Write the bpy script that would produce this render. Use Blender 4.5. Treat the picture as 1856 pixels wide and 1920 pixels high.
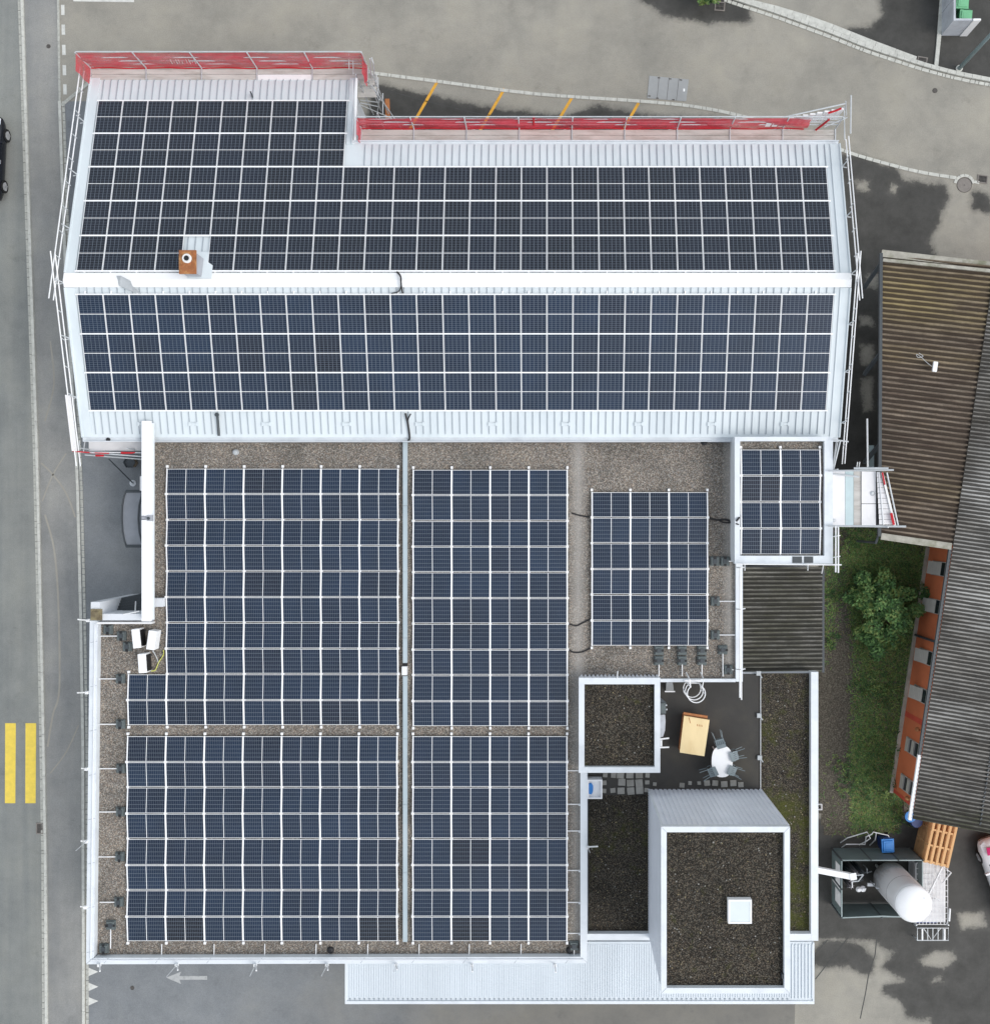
import bpy, bmesh, math, random
import numpy as np
from mathutils import Vector, Matrix

random.seed(7)
rng = np.random.default_rng(7)
for o in list(bpy.data.objects):
    bpy.data.objects.remove(o)
S = bpy.context.scene
COL = S.collection
R = math.radians

# ------------------------------------------------------------------ camera, sky, sun, exposure
H, F, NX, NY = 50.0, 1901.0, 1026.0, 960.0       # drone height (m), focal length (photo px), point straight below the drone
cam = bpy.data.cameras.new("camera")
cam.sensor_fit = 'VERTICAL'
cam.sensor_height = 36.0
cam.lens = 36.0 * F / 1920.0
cam.shift_x = (928.0 - NX) / 1920.0
cam.clip_start, cam.clip_end = 0.5, 2000.0
cam_o = bpy.data.objects.new("camera", cam)
COL.objects.link(cam_o)
cam_o.location = (0, 0, H)
S.camera = cam_o

SUN_EL, SUN_AZ = R(50), math.atan2(0.93, -0.36)    # soft light from the east-south-east
w = bpy.data.worlds.new("World")
S.world = w
w.use_nodes = True
nt = w.node_tree
nt.nodes.clear()
sky = nt.nodes.new('ShaderNodeTexSky')
sky.sky_type = 'NISHITA'
sky.sun_disc = False
sky.sun_elevation = SUN_EL
sky.sun_rotation = SUN_AZ
sky.air_density = 1.0
sky.dust_density = 1.5
sky.ozone_density = 1.0
hs = nt.nodes.new('ShaderNodeHueSaturation')
hs.inputs['Saturation'].default_value = 0.34
hs.inputs['Hue'].default_value = 0.485
bg = nt.nodes.new('ShaderNodeBackground')
bg.inputs['Strength'].default_value = 0.15
wo = nt.nodes.new('ShaderNodeOutputWorld')
nt.links.new(sky.outputs[0], hs.inputs['Color'])
nt.links.new(hs.outputs[0], bg.inputs[0])
nt.links.new(bg.outputs[0], wo.inputs[0])

sl = bpy.data.lights.new("sun", 'SUN')
sl.energy = 0.6
sl.angle = R(30)
sl.color = (1.0, 0.96, 0.9)
so = bpy.data.objects.new("sun", sl)
COL.objects.link(so)
sd = Vector((math.sin(SUN_AZ) * math.cos(SUN_EL), math.cos(SUN_AZ) * math.cos(SUN_EL), math.sin(SUN_EL)))
so.rotation_euler = (-sd).to_track_quat('-Z', 'Y').to_euler()
so.location = sd * 80
S.view_settings.view_transform = 'Standard'
S.view_settings.look = 'None'
S.view_settings.exposure = 0.76
S.view_settings.gamma = 1.0
S.render.film_transparent = False
try:
    S.cycles.max_bounces = 6
    S.cycles.transparent_max_bounces = 12
except Exception:
    pass


# ------------------------------------------------------------------ coordinates: photo pixel + height -> metres
def X(px, z=0.0): return (px - NX) * (H - z) / F
def Y(py, z=0.0): return (NY - py) * (H - z) / F
def P(px, py, z=0.0): return (X(px, z), Y(py, z), z)
def PL(pts, z=0.0): return [(X(a, z), Y(b, z)) for a, b in pts]


# ------------------------------------------------------------------ materials
def lin(c):
    c = c / 255.0
    return c / 12.92 if c <= 0.04045 else ((c + 0.055) / 1.055) ** 2.4


def A(r, g, b, k=0.92): return tuple(min(0.88, lin(v) * k) for v in (r, g, b))


def node(nt, t, **kw):
    n = nt.nodes.new(t)
    for k, v in kw.items():
        setattr(n, k, v)
    return n


def newmat(name):
    m = bpy.data.materials.new(name)
    m.use_nodes = True
    nt = m.node_tree
    b = nt.nodes['Principled BSDF']
    return m, nt, b


def noise(nt, coord, scale, detail=4, rough=0.6, stretch=None, rot=0.0):
    if stretch or rot:
        mp = node(nt, 'ShaderNodeMapping')
        mp.inputs['Rotation'].default_value = (0, 0, rot)
        mp.inputs['Scale'].default_value = stretch or (1, 1, 1)
        if rot:
            mp2 = node(nt, 'ShaderNodeMapping')
            mp2.inputs['Rotation'].default_value = (0, 0, rot)
            nt.links.new(coord, mp2.inputs[0])
            mp.inputs['Rotation'].default_value = (0, 0, 0)
            nt.links.new(mp2.outputs[0], mp.inputs[0])
        else:
            nt.links.new(coord, mp.inputs[0])
        coord = mp.outputs[0]
    n = node(nt, 'ShaderNodeTexNoise')
    n.inputs['Scale'].default_value = scale
    n.inputs['Detail'].default_value = detail
    n.inputs['Roughness'].default_value = rough
    nt.links.new(coord, n.inputs['Vector'])
    return n.outputs['Fac']


def ramp(nt, fac, stops):
    r = node(nt, 'ShaderNodeValToRGB')
    e = r.color_ramp.elements
    while len(e) < len(stops):
        e.new(0.5)
    for i, (p, c) in enumerate(stops):
        e[i].position = p
        e[i].color = (*c, 1) if len(c) == 3 else c
    nt.links.new(fac, r.inputs[0])
    return r.outputs[0]


def mixc(nt, fac, a, b, mode='MIX'):
    n = node(nt, 'ShaderNodeMix', data_type='RGBA', blend_type=mode)
    if hasattr(fac, 'links'):
        nt.links.new(fac, n.inputs[0])
    else:
        n.inputs[0].default_value = fac
    for s, v in ((n.inputs[6], a), (n.inputs[7], b)):
        if hasattr(v, 'links'):
            nt.links.new(v, s)
        else:
            s.default_value = (*v, 1)
    return n.outputs[2]


def math_(nt, op, a, b=None, c=None):
    n = node(nt, 'ShaderNodeMath', operation=op)
    for i, v in enumerate((a, b, c)):
        if v is None:
            continue
        if hasattr(v, 'links'):
            nt.links.new(v, n.inputs[i])
        else:
            n.inputs[i].default_value = v
    return n.outputs[0]


def pos(nt): return node(nt, 'ShaderNodeNewGeometry').outputs['Position']


def bump(nt, b, h, strength, dist=0.02):
    n = node(nt, 'ShaderNodeBump')
    n.inputs['Strength'].default_value = strength
    n.inputs['Distance'].default_value = dist
    nt.links.new(h, n.inputs['Height'])
    nt.links.new(n.outputs[0], b.inputs['Normal'])


def pm(name, c, var=0.12, scale=2.0, rough=0.55, metal=0.0, grime=None, gscale=0.7, gamt=0.5, stretch=None, rot=0.0, spec=0.5, fine=0.0, fscale=40, bmp=0.0):
    """plain surface: base colour with soft tonal noise, optional grime blotches and fine grain"""
    m, nt, b = newmat(name)
    p = pos(nt)
    n1 = noise(nt, p, scale, 5, 0.6, stretch, rot)
    lo = tuple(max(0, v * (1 - var)) for v in c)
    hi = tuple(min(0.95, v * (1 + var)) for v in c)
    col = ramp(nt, n1, [(0.3, lo), (0.7, hi)])
    if fine:
        n3 = noise(nt, p, fscale, 2, 0.7)
        g = ramp(nt, n3, [(0.25, (1 - fine,) * 3), (0.75, (1 + fine,) * 3)])
        col = mixc(nt, 1.0, col, g, 'MULTIPLY')
        if bmp:
            bump(nt, b, n3, bmp)
    if grime:
        n2 = noise(nt, p, gscale, 6, 0.65, stretch, rot)
        f = ramp(nt, n2, [(0.48, (0, 0, 0)), (0.72, (gamt,) * 3)])
        col = mixc(nt, f, col, grime)
    nt.links.new(col, b.inputs['Base Color'])
    b.inputs['Roughness'].default_value = rough
    b.inputs['Metallic'].default_value = metal
    b.inputs['Specular IOR Level'].default_value = spec
    return m


def asphalt(name, c, var=0.1, streak=None, wet=False, rough=0.9, cool=0.0):
    m, nt, b = newmat(name)
    p = pos(nt)
    n1 = noise(nt, p, 0.16, 6, 0.62)
    n2 = noise(nt, p, 1.1, 5, 0.7)
    n3 = noise(nt, p, 22, 3, 0.8)
    col = ramp(nt, n1, [(0.3, tuple(v * (1 - var) for v in c)), (0.7, tuple(v * (1 + var) for v in c))])
    col = mixc(nt, 1.0, col, ramp(nt, n2, [(0.3, (0.93,) * 3), (0.7, (1.06,) * 3)]), 'MULTIPLY')
    col = mixc(nt, 1.0, col, ramp(nt, n3, [(0.2, (0.76,) * 3), (0.8, (1.24,) * 3)]), 'MULTIPLY')
    if cool:
        sp = node(nt, 'ShaderNodeSeparateXYZ')
        nt.links.new(p, sp.inputs[0])
        t = math_(nt, 'MULTIPLY_ADD', sp.outputs[0], 1 / 14.0, 1.1)
        t = math_(nt, 'ADD', t, math_(nt, 'MULTIPLY', math_(nt, 'SUBTRACT', n1, 0.5), 2.0))
        t = node(nt, 'ShaderNodeClamp').outputs[0] if False else math_(nt, 'MINIMUM', math_(nt, 'MAXIMUM', t, 0.0), 1.0)
        col = mixc(nt, t, col, mixc(nt, n2, A(116, 114, 109), A(136, 133, 126)))
    if streak:
        n4 = noise(nt, p, 1.0, 4, 0.6, streak)
        col = mixc(nt, 1.0, col, ramp(nt, n4, [(0.3, (0.80, 0.82, 0.84)), (0.7, (1.15, 1.13, 1.09))]), 'MULTIPLY')
    # dark oil spots and scuffs
    n5 = noise(nt, p, 0.75, 8, 0.75)
    col = mixc(nt, ramp(nt, n5, [(0.58, (0, 0, 0)), (0.76, (0.5,) * 3)]), col, tuple(v * 0.45 for v in c))
    n8 = noise(nt, p, 0.33, 9, 0.72)
    col = mixc(nt, 1.0, col, ramp(nt, n8, [(0.36, (0.86, 0.87, 0.88)), (0.5, (1, 1, 1)), (0.66, (1.09, 1.08, 1.05))]), 'MULTIPLY')
    if wet:
        at = node(nt, 'ShaderNodeAttribute', attribute_name='wet')
        e1 = noise(nt, p, 1.3, 8, 0.72)
        e2 = noise(nt, p, 6.0, 4, 0.7)
        d = math_(nt, 'ADD', math_(nt, 'ADD', at.outputs['Fac'], 0.12), math_(nt, 'MULTIPLY', math_(nt, 'SUBTRACT', e1, 0.5), 0.95))
        d = math_(nt, 'ADD', d, math_(nt, 'MULTIPLY', math_(nt, 'SUBTRACT', e2, 0.5), 0.35))
        wf = ramp(nt, d, [(0.1, (0, 0, 0)), (0.34, (0.28,) * 3), (0.46, (0.6,) * 3), (0.55, (0.93,) * 3), (0.8, (1, 1, 1))])
        wc = ramp(nt, n2, [(0.3, (0.040, 0.039, 0.035)), (0.7, (0.072, 0.070, 0.064))])
        wc = mixc(nt, 1.0, wc, ramp(nt, n3, [(0.2, (0.8,) * 3), (0.8, (1.2,) * 3)]), 'MULTIPLY')
        col = mixc(nt, wf, col, wc)
        rr = math_(nt, 'MULTIPLY_ADD', wf, -0.3, rough)
        nt.links.new(rr, b.inputs['Roughness'])
    else:
        b.inputs['Roughness'].default_value = rough
    nt.links.new(col, b.inputs['Base Color'])
    b.inputs['Specular IOR Level'].default_value = 0.3
    bump(nt, b, n3, 0.25, 0.01)
    return m


def gravel(name, dark, mid, light, moss=None, scale=15, band=None):
    m, nt, b = newmat(name)
    p = pos(nt)
    n1 = noise(nt, p, scale, 3, 0.75)
    v = node(nt, 'ShaderNodeTexVoronoi')
    v.inputs['Scale'].default_value = scale * 1.6
    nt.links.new(p, v.inputs['Vector'])
    sx = node(nt, 'ShaderNodeSeparateColor')
    nt.links.new(v.outputs['Color'], sx.inputs[0])
    f = math_(nt, 'ADD', math_(nt, 'MULTIPLY', n1, 0.75), math_(nt, 'MULTIPLY', sx.outputs[0], 0.25))
    col = ramp(nt, f, [(0.3, dark), (0.5, mid), (0.68, light)])
    n2 = noise(nt, p, 0.5, 5, 0.6)
    col = mixc(nt, 1.0, col, ramp(nt, n2, [(0.32, (0.74, 0.75, 0.74)), (0.5, (1.0, 0.99, 0.97)), (0.7, (1.18, 1.15, 1.09))]), 'MULTIPLY')
    tint = ramp(nt, sx.outputs[1], [(0.0, (1.1, 0.97, 0.9)), (0.5, (1, 1, 1)), (1.0, (0.93, 0.99, 1.08))])
    col = mixc(nt, 1.0, col, tint, 'MULTIPLY')
    if moss:
        at = node(nt, 'ShaderNodeAttribute', attribute_name='moss')
        n4 = noise(nt, p, 1.6, 6, 0.7)
        mf = ramp(nt, math_(nt, 'ADD', n4, at.outputs['Fac']), [(0.58, (0, 0, 0)), (0.8, (0.75,) * 3)])
        col = mixc(nt, mf, col, mixc(nt, n1, tuple(x * 0.5 for x in moss), tuple(x * 1.5 for x in moss)))
    if band:                                     # paler strips where finer chippings were spread
        sp = node(nt, 'ShaderNodeSeparateXYZ')
        nt.links.new(p, sp.inputs[0])
        tot = None
        for xc, hw in band:
            d = math_(nt, 'ABSOLUTE', math_(nt, 'SUBTRACT', sp.outputs[0], xc))
            g = math_(nt, 'SUBTRACT', 1.0, math_(nt, 'DIVIDE', d, hw))
            g = node(nt, 'ShaderNodeClamp').inputs[0].node if False else math_(nt, 'MAXIMUM', g, 0.0)
            tot = g if tot is None else math_(nt, 'ADD', tot, g)
        col = mixc(nt, math_(nt, 'MULTIPLY', tot, 0.65), col, A(176, 172, 166))
    nt.links.new(col, b.inputs['Base Color'])
    b.inputs['Roughness'].default_value = 0.95
    b.inputs['Specular IOR Level'].default_value = 0.2
    bump(nt, b, f, 0.8, 0.03)
    return m


def cells():
    """solar glass: cell grid from the panel's UVs, a tone per panel, darkened on the north slope for its sky reflection"""
    m, nt, b = newmat('solar_glass')
    uv = node(nt, 'ShaderNodeUVMap')
    sp = node(nt, 'ShaderNodeSeparateXYZ')
    nt.links.new(uv.outputs[0], sp.inputs[0])
    u, v = sp.outputs[0], sp.outputs[1]
    def line(c, n, hw):
        f = math_(nt, 'FRACT', math_(nt, 'MULTIPLY', c, n))
        d = math_(nt, 'ABSOLUTE', math_(nt, 'SUBTRACT', f, 0.5))
        return math_(nt, 'GREATER_THAN', d, 0.5 - hw)
    g = math_(nt, 'MAXIMUM', line(u, 6.0, 0.05), line(v, 20.0, 0.075))
    fine = line(u, 54.0, 0.12)
    mid = math_(nt, 'LESS_THAN', math_(nt, 'ABSOLUTE', math_(nt, 'SUBTRACT', v, 0.5)), 0.008)
    oi = node(nt, 'ShaderNodeObjectInfo')
    at = node(nt, 'ShaderNodeAttribute', attribute_name='tone')
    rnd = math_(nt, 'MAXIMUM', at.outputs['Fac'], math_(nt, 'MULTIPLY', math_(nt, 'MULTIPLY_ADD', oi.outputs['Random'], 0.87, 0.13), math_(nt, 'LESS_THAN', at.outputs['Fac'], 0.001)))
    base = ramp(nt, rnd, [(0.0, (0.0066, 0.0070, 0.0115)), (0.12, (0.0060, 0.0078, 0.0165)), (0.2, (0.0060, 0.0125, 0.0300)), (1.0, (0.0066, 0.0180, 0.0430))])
    p = pos(nt)
    base = mixc(nt, 1.0, base, ramp(nt, noise(nt, p, 0.5, 3), [(0.3, (0.8,) * 3), (0.7, (1.25,) * 3)]), 'MULTIPLY')
    col = mixc(nt, math_(nt, 'MULTIPLY', fine, 0.06), base, (0.10, 0.13, 0.18))
    col = mixc(nt, math_(nt, 'MULTIPLY', g, 0.8), col, (0.15, 0.18, 0.215))
    col = mixc(nt, mid, col, (0.85, 0.85, 0.86))
    nt.links.new(col, b.inputs['Base Color'])
    b.inputs['Roughness'].default_value = 0.18
    b.inputs['Specular IOR Level'].default_value = 0.36
    return m


def corr_mat(name, light, dark, moss, rot, patch=None, pk=0.6):
    """weathered fibre-cement sheet: streaks along the corrugation, blotches and lichen"""
    m, nt, b = newmat(name)
    p = pos(nt)
    n1 = noise(nt, p, 2.2, 6, 0.7, (0.25, 2.2, 1), rot)
    n2 = noise(nt, p, 0.28, 5, 0.62)
    n3 = noise(nt, p, 9.0, 4, 0.75)
    col = ramp(nt, n1, [(0.33, dark), (0.68, light)])
    col = mixc(nt, 1.0, col, ramp(nt, n3, [(0.25, (0.72,) * 3), (0.75, (1.25,) * 3)]), 'MULTIPLY')
    n7 = noise(nt, p, 0.5, 7, 0.7)
    col = mixc(nt, 1.0, col, ramp(nt, n7, [(0.3, (0.66, 0.66, 0.68)), (0.5, (1.0, 1.0, 1.0)), (0.68, (1.28, 1.25, 1.2))]), 'MULTIPLY')
    col = mixc(nt, ramp(nt, n2, [(0.52, (0, 0, 0)), (0.68, (0.6,) * 3)]), col, moss)
    at = node(nt, 'ShaderNodeAttribute', attribute_name='groove')       # darker along the grooves, crests keep the sheet colour
    pa = node(nt, 'ShaderNodeAttribute', attribute_name='patch')
    if patch:
        n4 = noise(nt, p, 0.9, 5, 0.65, (0.12, 0.75, 1), rot)
        pf = math_(nt, 'MULTIPLY', pa.outputs['Fac'], ramp(nt, n4, [(0.34, (0, 0, 0)), (0.6, (pk,) * 3)]))
        col = mixc(nt, pf, col, patch)
    mo = node(nt, 'ShaderNodeAttribute', attribute_name='moss')
    n6 = noise(nt, p, 1.4, 6, 0.7, (0.6, 1.0, 1), rot)
    col = mixc(nt, math_(nt, 'MULTIPLY', mo.outputs['Fac'], ramp(nt, n6, [(0.36, (0, 0, 0)), (0.6, (0.85,) * 3)])), col, A(62, 66, 38))
    n5 = noise(nt, p, 1.6, 4, 0.7, (0.3, 1.5, 1), rot)
    gf = math_(nt, 'ADD', at.outputs['Fac'], math_(nt, 'MULTIPLY', math_(nt, 'SUBTRACT', n5, 0.5), 1.5))
    col = mixc(nt, ramp(nt, gf, [(0.25, (0, 0, 0)), (0.72, (0.85,) * 3)]), col, tuple(v * 0.42 for v in dark))
    nt.links.new(col, b.inputs['Base Color'])
    b.inputs['Roughness'].default_value = 0.9
    b.inputs['Specular IOR Level'].default_value = 0.25
    return m


def netting(name):
    m, nt, b = newmat(name)
    p = pos(nt)
    n1 = noise(nt, p, 2.4, 5, 0.7, (0.35, 1, 1))
    col = ramp(nt, n1, [(0.3, A(192, 34, 50)), (0.7, A(212, 62, 78))])
    nt.links.new(col, b.inputs['Base Color'])
    b.inputs['Roughness'].default_value = 0.8
    al = ramp(nt, noise(nt, p, 1.2, 5, 0.7, (0.5, 1, 1)), [(0.36, (0.52,) * 3), (0.64, (0.88,) * 3)])
    nt.links.new(al, b.inputs['Alpha'])
    return m


def glassy(name, c, alpha=0.55, rough=0.1):
    m, nt, b = newmat(name)
    col = ramp(nt, noise(nt, pos(nt), 1.5, 4), [(0.3, tuple(v * 0.9 for v in c)), (0.7, tuple(v * 1.1 for v in c))])
    nt.links.new(col, b.inputs['Base Color'])
    b.inputs['Roughness'].default_value = rough
    b.inputs['Alpha'].default_value = alpha
    return m


MT = {}
MT['ground'] = asphalt('asphalt_old', A(158, 154, 144), 0.09, None, True)
MT['road'] = asphalt('asphalt_road', A(138, 140, 137), 0.08, (0.9, 0.03, 1))
MT['walk'] = asphalt('asphalt_pavement', A(147, 147, 145), 0.09, (0.6, 0.08, 1))
MT['fore'] = asphalt('asphalt_forecourt', A(132, 135, 137), 0.1, cool=1.0)
MT['kerb'] = pm('granite_kerb', A(200, 200, 192), 0.14, 5, 0.85, fine=0.1)
MT['kerb2'] = pm('granite_sett', A(180, 180, 172), 0.2, 8, 0.85, fine=0.12)
MT['white_paint'] = pm('white_road_paint', A(216, 216, 210), 0.08, 4, 0.8, grime=A(150, 150, 146), gscale=3, gamt=0.4)
MT['worn_paint'] = pm('worn_white_paint', A(182, 183, 182), 0.1, 4, 0.85, grime=A(140, 142, 142), gscale=4, gamt=0.9)
MT['yellow'] = pm('yellow_crossing_paint', A(236, 208, 88), 0.07, 4, 0.8, grime=A(200, 176, 90), gscale=3, gamt=0.35)
MT['orange'] = pm('orange_parking_paint', A(232, 172, 62), 0.1, 4, 0.8, grime=A(150, 120, 60), gscale=3, gamt=0.4)
MT['seam'] = pm('bitumen_joint', A(70, 70, 68), 0.2, 3, 0.8)
MT['stain'] = pm('tyre_scuff', A(160, 156, 146), 0.1, 1.5, 0.9)
MT['soil'] = None
MT['metal_roof'] = pm('white_roof_metal', A(226, 234, 237, 0.88), 0.04, 0.6, 0.42, grime=A(190, 200, 205), gscale=0.7, gamt=0.5, stretch=(1, 0.2, 1))
MT['seam_metal'] = pm('roof_seam_metal', A(168, 176, 182), 0.06, 1.5, 0.5)
MT['ridge'] = pm('ridge_cap_metal', A(248, 250, 250, 0.95), 0.02, 0.6, 0.4)
MT['coping'] = pm('white_coping_metal', A(232, 237, 241, 0.88), 0.04, 0.8, 0.4, grime=A(190, 196, 202), gscale=0.9, gamt=0.5)
MT['wall'] = pm('white_wall_panel', A(226, 229, 233), 0.04, 1.2, 0.6, grime=A(180, 184, 188), gscale=0.6, gamt=0.4)
MT['tower'] = pm('silver_cladding', A(240, 243, 250, 0.9), 0.04, 1.0, 0.4)
MT['canopy'] = pm('canopy_sheet', A(226, 233, 238, 0.88), 0.04, 0.5, 0.42, grime=A(196, 204, 210), gscale=1.2, gamt=0.3, stretch=(1, 0.15, 1))
MT['gravel'] = gravel('roof_gravel', A(86, 82, 77), A(124, 118, 111), A(182, 176, 166), None, 17, [(X(1084, 4), 0.45), (X(1368, 4), 0.38)])
MT['gravel_dark'] = gravel('dark_roof_gravel', A(28, 26, 24), A(50, 47, 42), A(112, 106, 95), A(74, 78, 30), 19)
MT['deck'] = pm('bitumen_deck', A(56, 54, 51), 0.16, 0.9, 0.75, grime=A(88, 82, 66), gscale=0.35, gamt=0.5, fine=0.12, fscale=25)
MT['cell'] = cells()
MT['frame'] = pm('anodised_frame', A(246, 246, 247, 0.95), 0.03, 3, 0.4, metal=0.0)
MT['rail'] = pm('mounting_rail_alu', A(246, 246, 246, 0.95), 0.05, 3, 0.4, metal=0.0)
MT['brown_roof'] = corr_mat('brown_fibre_cement', A(150, 137, 122), A(96, 82, 72), A(114, 100, 86), R(8.5), A(172, 154, 106), 0.75)
MT['grey_roof'] = corr_mat('grey_fibre_cement', A(150, 146, 140), A(86, 82, 76), A(100, 96, 88), R(8.5), A(222, 221, 216), 0.65)
MT['shed_roof'] = corr_mat('mossy_fibre_cement', A(148, 146, 140), A(70, 68, 62), A(74, 72, 50), 0.0, A(128, 126, 116), 0.5)
MT['flash'] = pm('lichen_flashing', A(178, 174, 162), 0.2, 3, 0.9, grime=A(96, 100, 62), gscale=1.1, gamt=0.8)
MT['brick'] = pm('orange_render', A(196, 108, 68, 0.95), 0.1, 0.7, 0.85, grime=A(156, 92, 66), gscale=0.4, gamt=0.5, fine=0.05)
MT['redband'] = pm('red_brick_band', A(186, 72, 52, 0.95), 0.1, 2, 0.85)
MT['plinth'] = pm('concrete_plinth', A(182, 178, 166), 0.15, 2, 0.9, grime=A(110, 108, 90), gscale=1.2, gamt=0.6)
MT['blind'] = pm('grey_slat_blind', A(172, 168, 160), 0.06, 4, 0.6)
MT['black'] = pm('black_plastic', A(30, 30, 32), 0.2, 3, 0.5)
MT['darkglass'] = pm('dark_window_glass', A(34, 40, 46), 0.2, 1, 0.08)
MT['dark_metal'] = pm('dark_painted_steel', A(66, 72, 76), 0.15, 2, 0.5)
MT['galv'] = pm('galvanised_tube', A(205, 208, 210), 0.1, 4, 0.38, metal=0.25)
MT['white_tube'] = pm('white_tube', A(240, 240, 240), 0.03, 3, 0.4)
MT['net'] = netting('red_safety_net')
MT['netrope'] = pm('red_net_edge', A(190, 30, 42), 0.1, 5, 0.8)
MT['plank'] = pm('grey_scaffold_board', A(200, 196, 190), 0.12, 2.5, 0.8, grime=A(140, 130, 118), gscale=2.2, gamt=0.6, stretch=(0.3, 1.5, 1))
MT['plank_pink'] = pm('pinkish_scaffold_board', A(206, 194, 188), 0.12, 2.5, 0.8, grime=A(150, 130, 120), gscale=2.2, gamt=0.6, stretch=(0.3, 1.5, 1))
MT['plank_white'] = pm('white_scaffold_board', A(240, 238, 238), 0.04, 2.5, 0.7)
MT['plank_blue'] = pm('pale_blue_board', A(196, 214, 216), 0.06, 2.5, 0.6)
MT['ballast'] = pm('dark_ballast_rubber', A(96, 104, 104), 0.15, 5, 0.7)
MT['cable'] = pm('black_cable', A(32, 30, 32), 0.1, 5, 0.5)
MT['yelcable'] = pm('yellow_green_cable', A(212, 214, 110), 0.1, 6, 0.5)
MT['duct'] = pm('pale_cable_tray', A(176, 190, 196), 0.05, 0.7, 0.5, grime=A(196, 206, 210), gscale=0.3, gamt=0.7)
MT['rust'] = pm('rusty_sheet', A(158, 100, 60), 0.3, 5, 0.75, grime=A(226, 178, 116), gscale=2.2, gamt=0.95)
MT['pilcap'] = pm('brown_pillar_cap', A(118, 106, 82), 0.3, 3, 0.8, grime=A(170, 160, 120), gscale=2.5, gamt=0.7)
MT['flue'] = pm('white_flue', A(236, 234, 232), 0.03, 3, 0.5)
MT['chim'] = pm('chimney_cladding', A(168, 170, 176), 0.08, 2, 0.5)
MT['wood'] = pm('pale_plywood', A(240, 216, 166), 0.06, 1.5, 0.7, grime=A(220, 186, 128), gscale=1.6, gamt=0.5, stretch=(1, 0.35, 1))
MT['wood_edge'] = pm('brown_wood_edge', A(176, 112, 66), 0.2, 4, 0.75)
MT['pallet'] = pm('orange_pallet_wood', A(230, 184, 130), 0.12, 3, 0.75, grime=A(190, 136, 86), gscale=3, gamt=0.5, stretch=(1.5, 0.3, 1))
MT['pallet_old'] = pm('weathered_pallet_wood', A(190, 152, 108), 0.18, 4, 0.8)
MT['chair'] = pm('grey_plastic_chair', A(118, 130, 134), 0.06, 4, 0.5)
MT['table'] = pm('white_plastic', A(246, 246, 246, 0.95), 0.02, 3, 0.4)
MT['tank'] = pm('white_tank_paint', A(236, 238, 238, 0.9), 0.04, 0.8, 0.4, grime=A(150, 142, 136), gscale=0.9, gamt=0.3)
MT['tankdirt'] = pm('stained_tank_paint', A(196, 190, 186), 0.12, 1.2, 0.55, grime=A(104, 94, 88), gscale=1.1, gamt=0.85)
MT['fence'] = glassy('grey_mesh_panel', A(120, 136, 136), 0.78, 0.5)
MT['fence_frame'] = pm('fence_frame', A(150, 164, 164), 0.05, 3, 0.5)
MT['alu'] = pm('finned_aluminium', A(150, 146, 150), 0.15, 4, 0.35, metal=0.5)
MT['blue'] = pm('blue_bin_plastic', A(42, 128, 206), 0.08, 4, 0.45)
MT['darkblue'] = pm('dark_blue_plastic', A(24, 50, 110), 0.1, 4, 0.45)
MT['green'] = pm('green_bin_plastic', A(118, 186, 140), 0.06, 4, 0.5)
MT['darkgreen'] = pm('dark_green_plastic', A(40, 110, 74), 0.1, 4, 0.5)
MT['conc'] = pm('pale_concrete', A(190, 194, 200), 0.1, 1.6, 0.85, grime=A(130, 134, 138), gscale=1.5, gamt=0.5)
MT['post'] = pm('teal_grey_post', A(132, 154, 158), 0.06, 3, 0.4)
MT['iron'] = pm('cast_iron', A(84, 80, 76), 0.2, 8, 0.7)
MT['iron2'] = pm('manhole_iron', A(132, 126, 120), 0.12, 6, 0.7)
MT['hatch'] = pm('steel_hatch', A(158, 160, 160), 0.08, 1.5, 0.6)
MT['carblack'] = pm('black_car_paint', A(16, 20, 30), 0.05, 2, 0.15)
MT['carwhite'] = pm('white_car_paint', A(238, 238, 240), 0.02, 2, 0.2)
MT['tyre'] = pm('tyre_rubber', A(24, 24, 24), 0.1, 5, 0.8)
MT['rim'] = pm('alloy_rim', A(190, 190, 192), 0.05, 5, 0.3, metal=0.4)
MT['pink'] = pm('pink_decal', A(226, 40, 120), 0.04, 5, 0.4)
MT['lamp'] = pm('clear_headlight', A(226, 230, 234), 0.04, 5, 0.15)
MT['skyglass'] = pm('skylight_glass', A(222, 230, 231), 0.04, 1.2, 0.4)
MT['bark'] = pm('bark', A(96, 84, 70), 0.2, 6, 0.9)
MT['paver'] = pm('concrete_paver', A(152, 150, 144), 0.14, 4, 0.9, grime=A(92, 88, 76), gscale=2, gamt=0.6)
MT['sheet'] = pm('grey_plastic_sheet', A(178, 182, 184), 0.1, 5, 0.5)
MT['awning'] = glassy('smoked_canopy_glass', A(158, 162, 168), 0.75, 0.15)
for i, c in enumerate(((70, 106, 56), (98, 132, 74), (52, 80, 46), (130, 150, 86), (128, 122, 84), (106, 124, 62))):
    MT['leaf%d' % i] = pm('leaf_green_%s' % 'abcdef'[i], A(*c), 0.2, 6, 0.6, spec=0.3)


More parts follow.
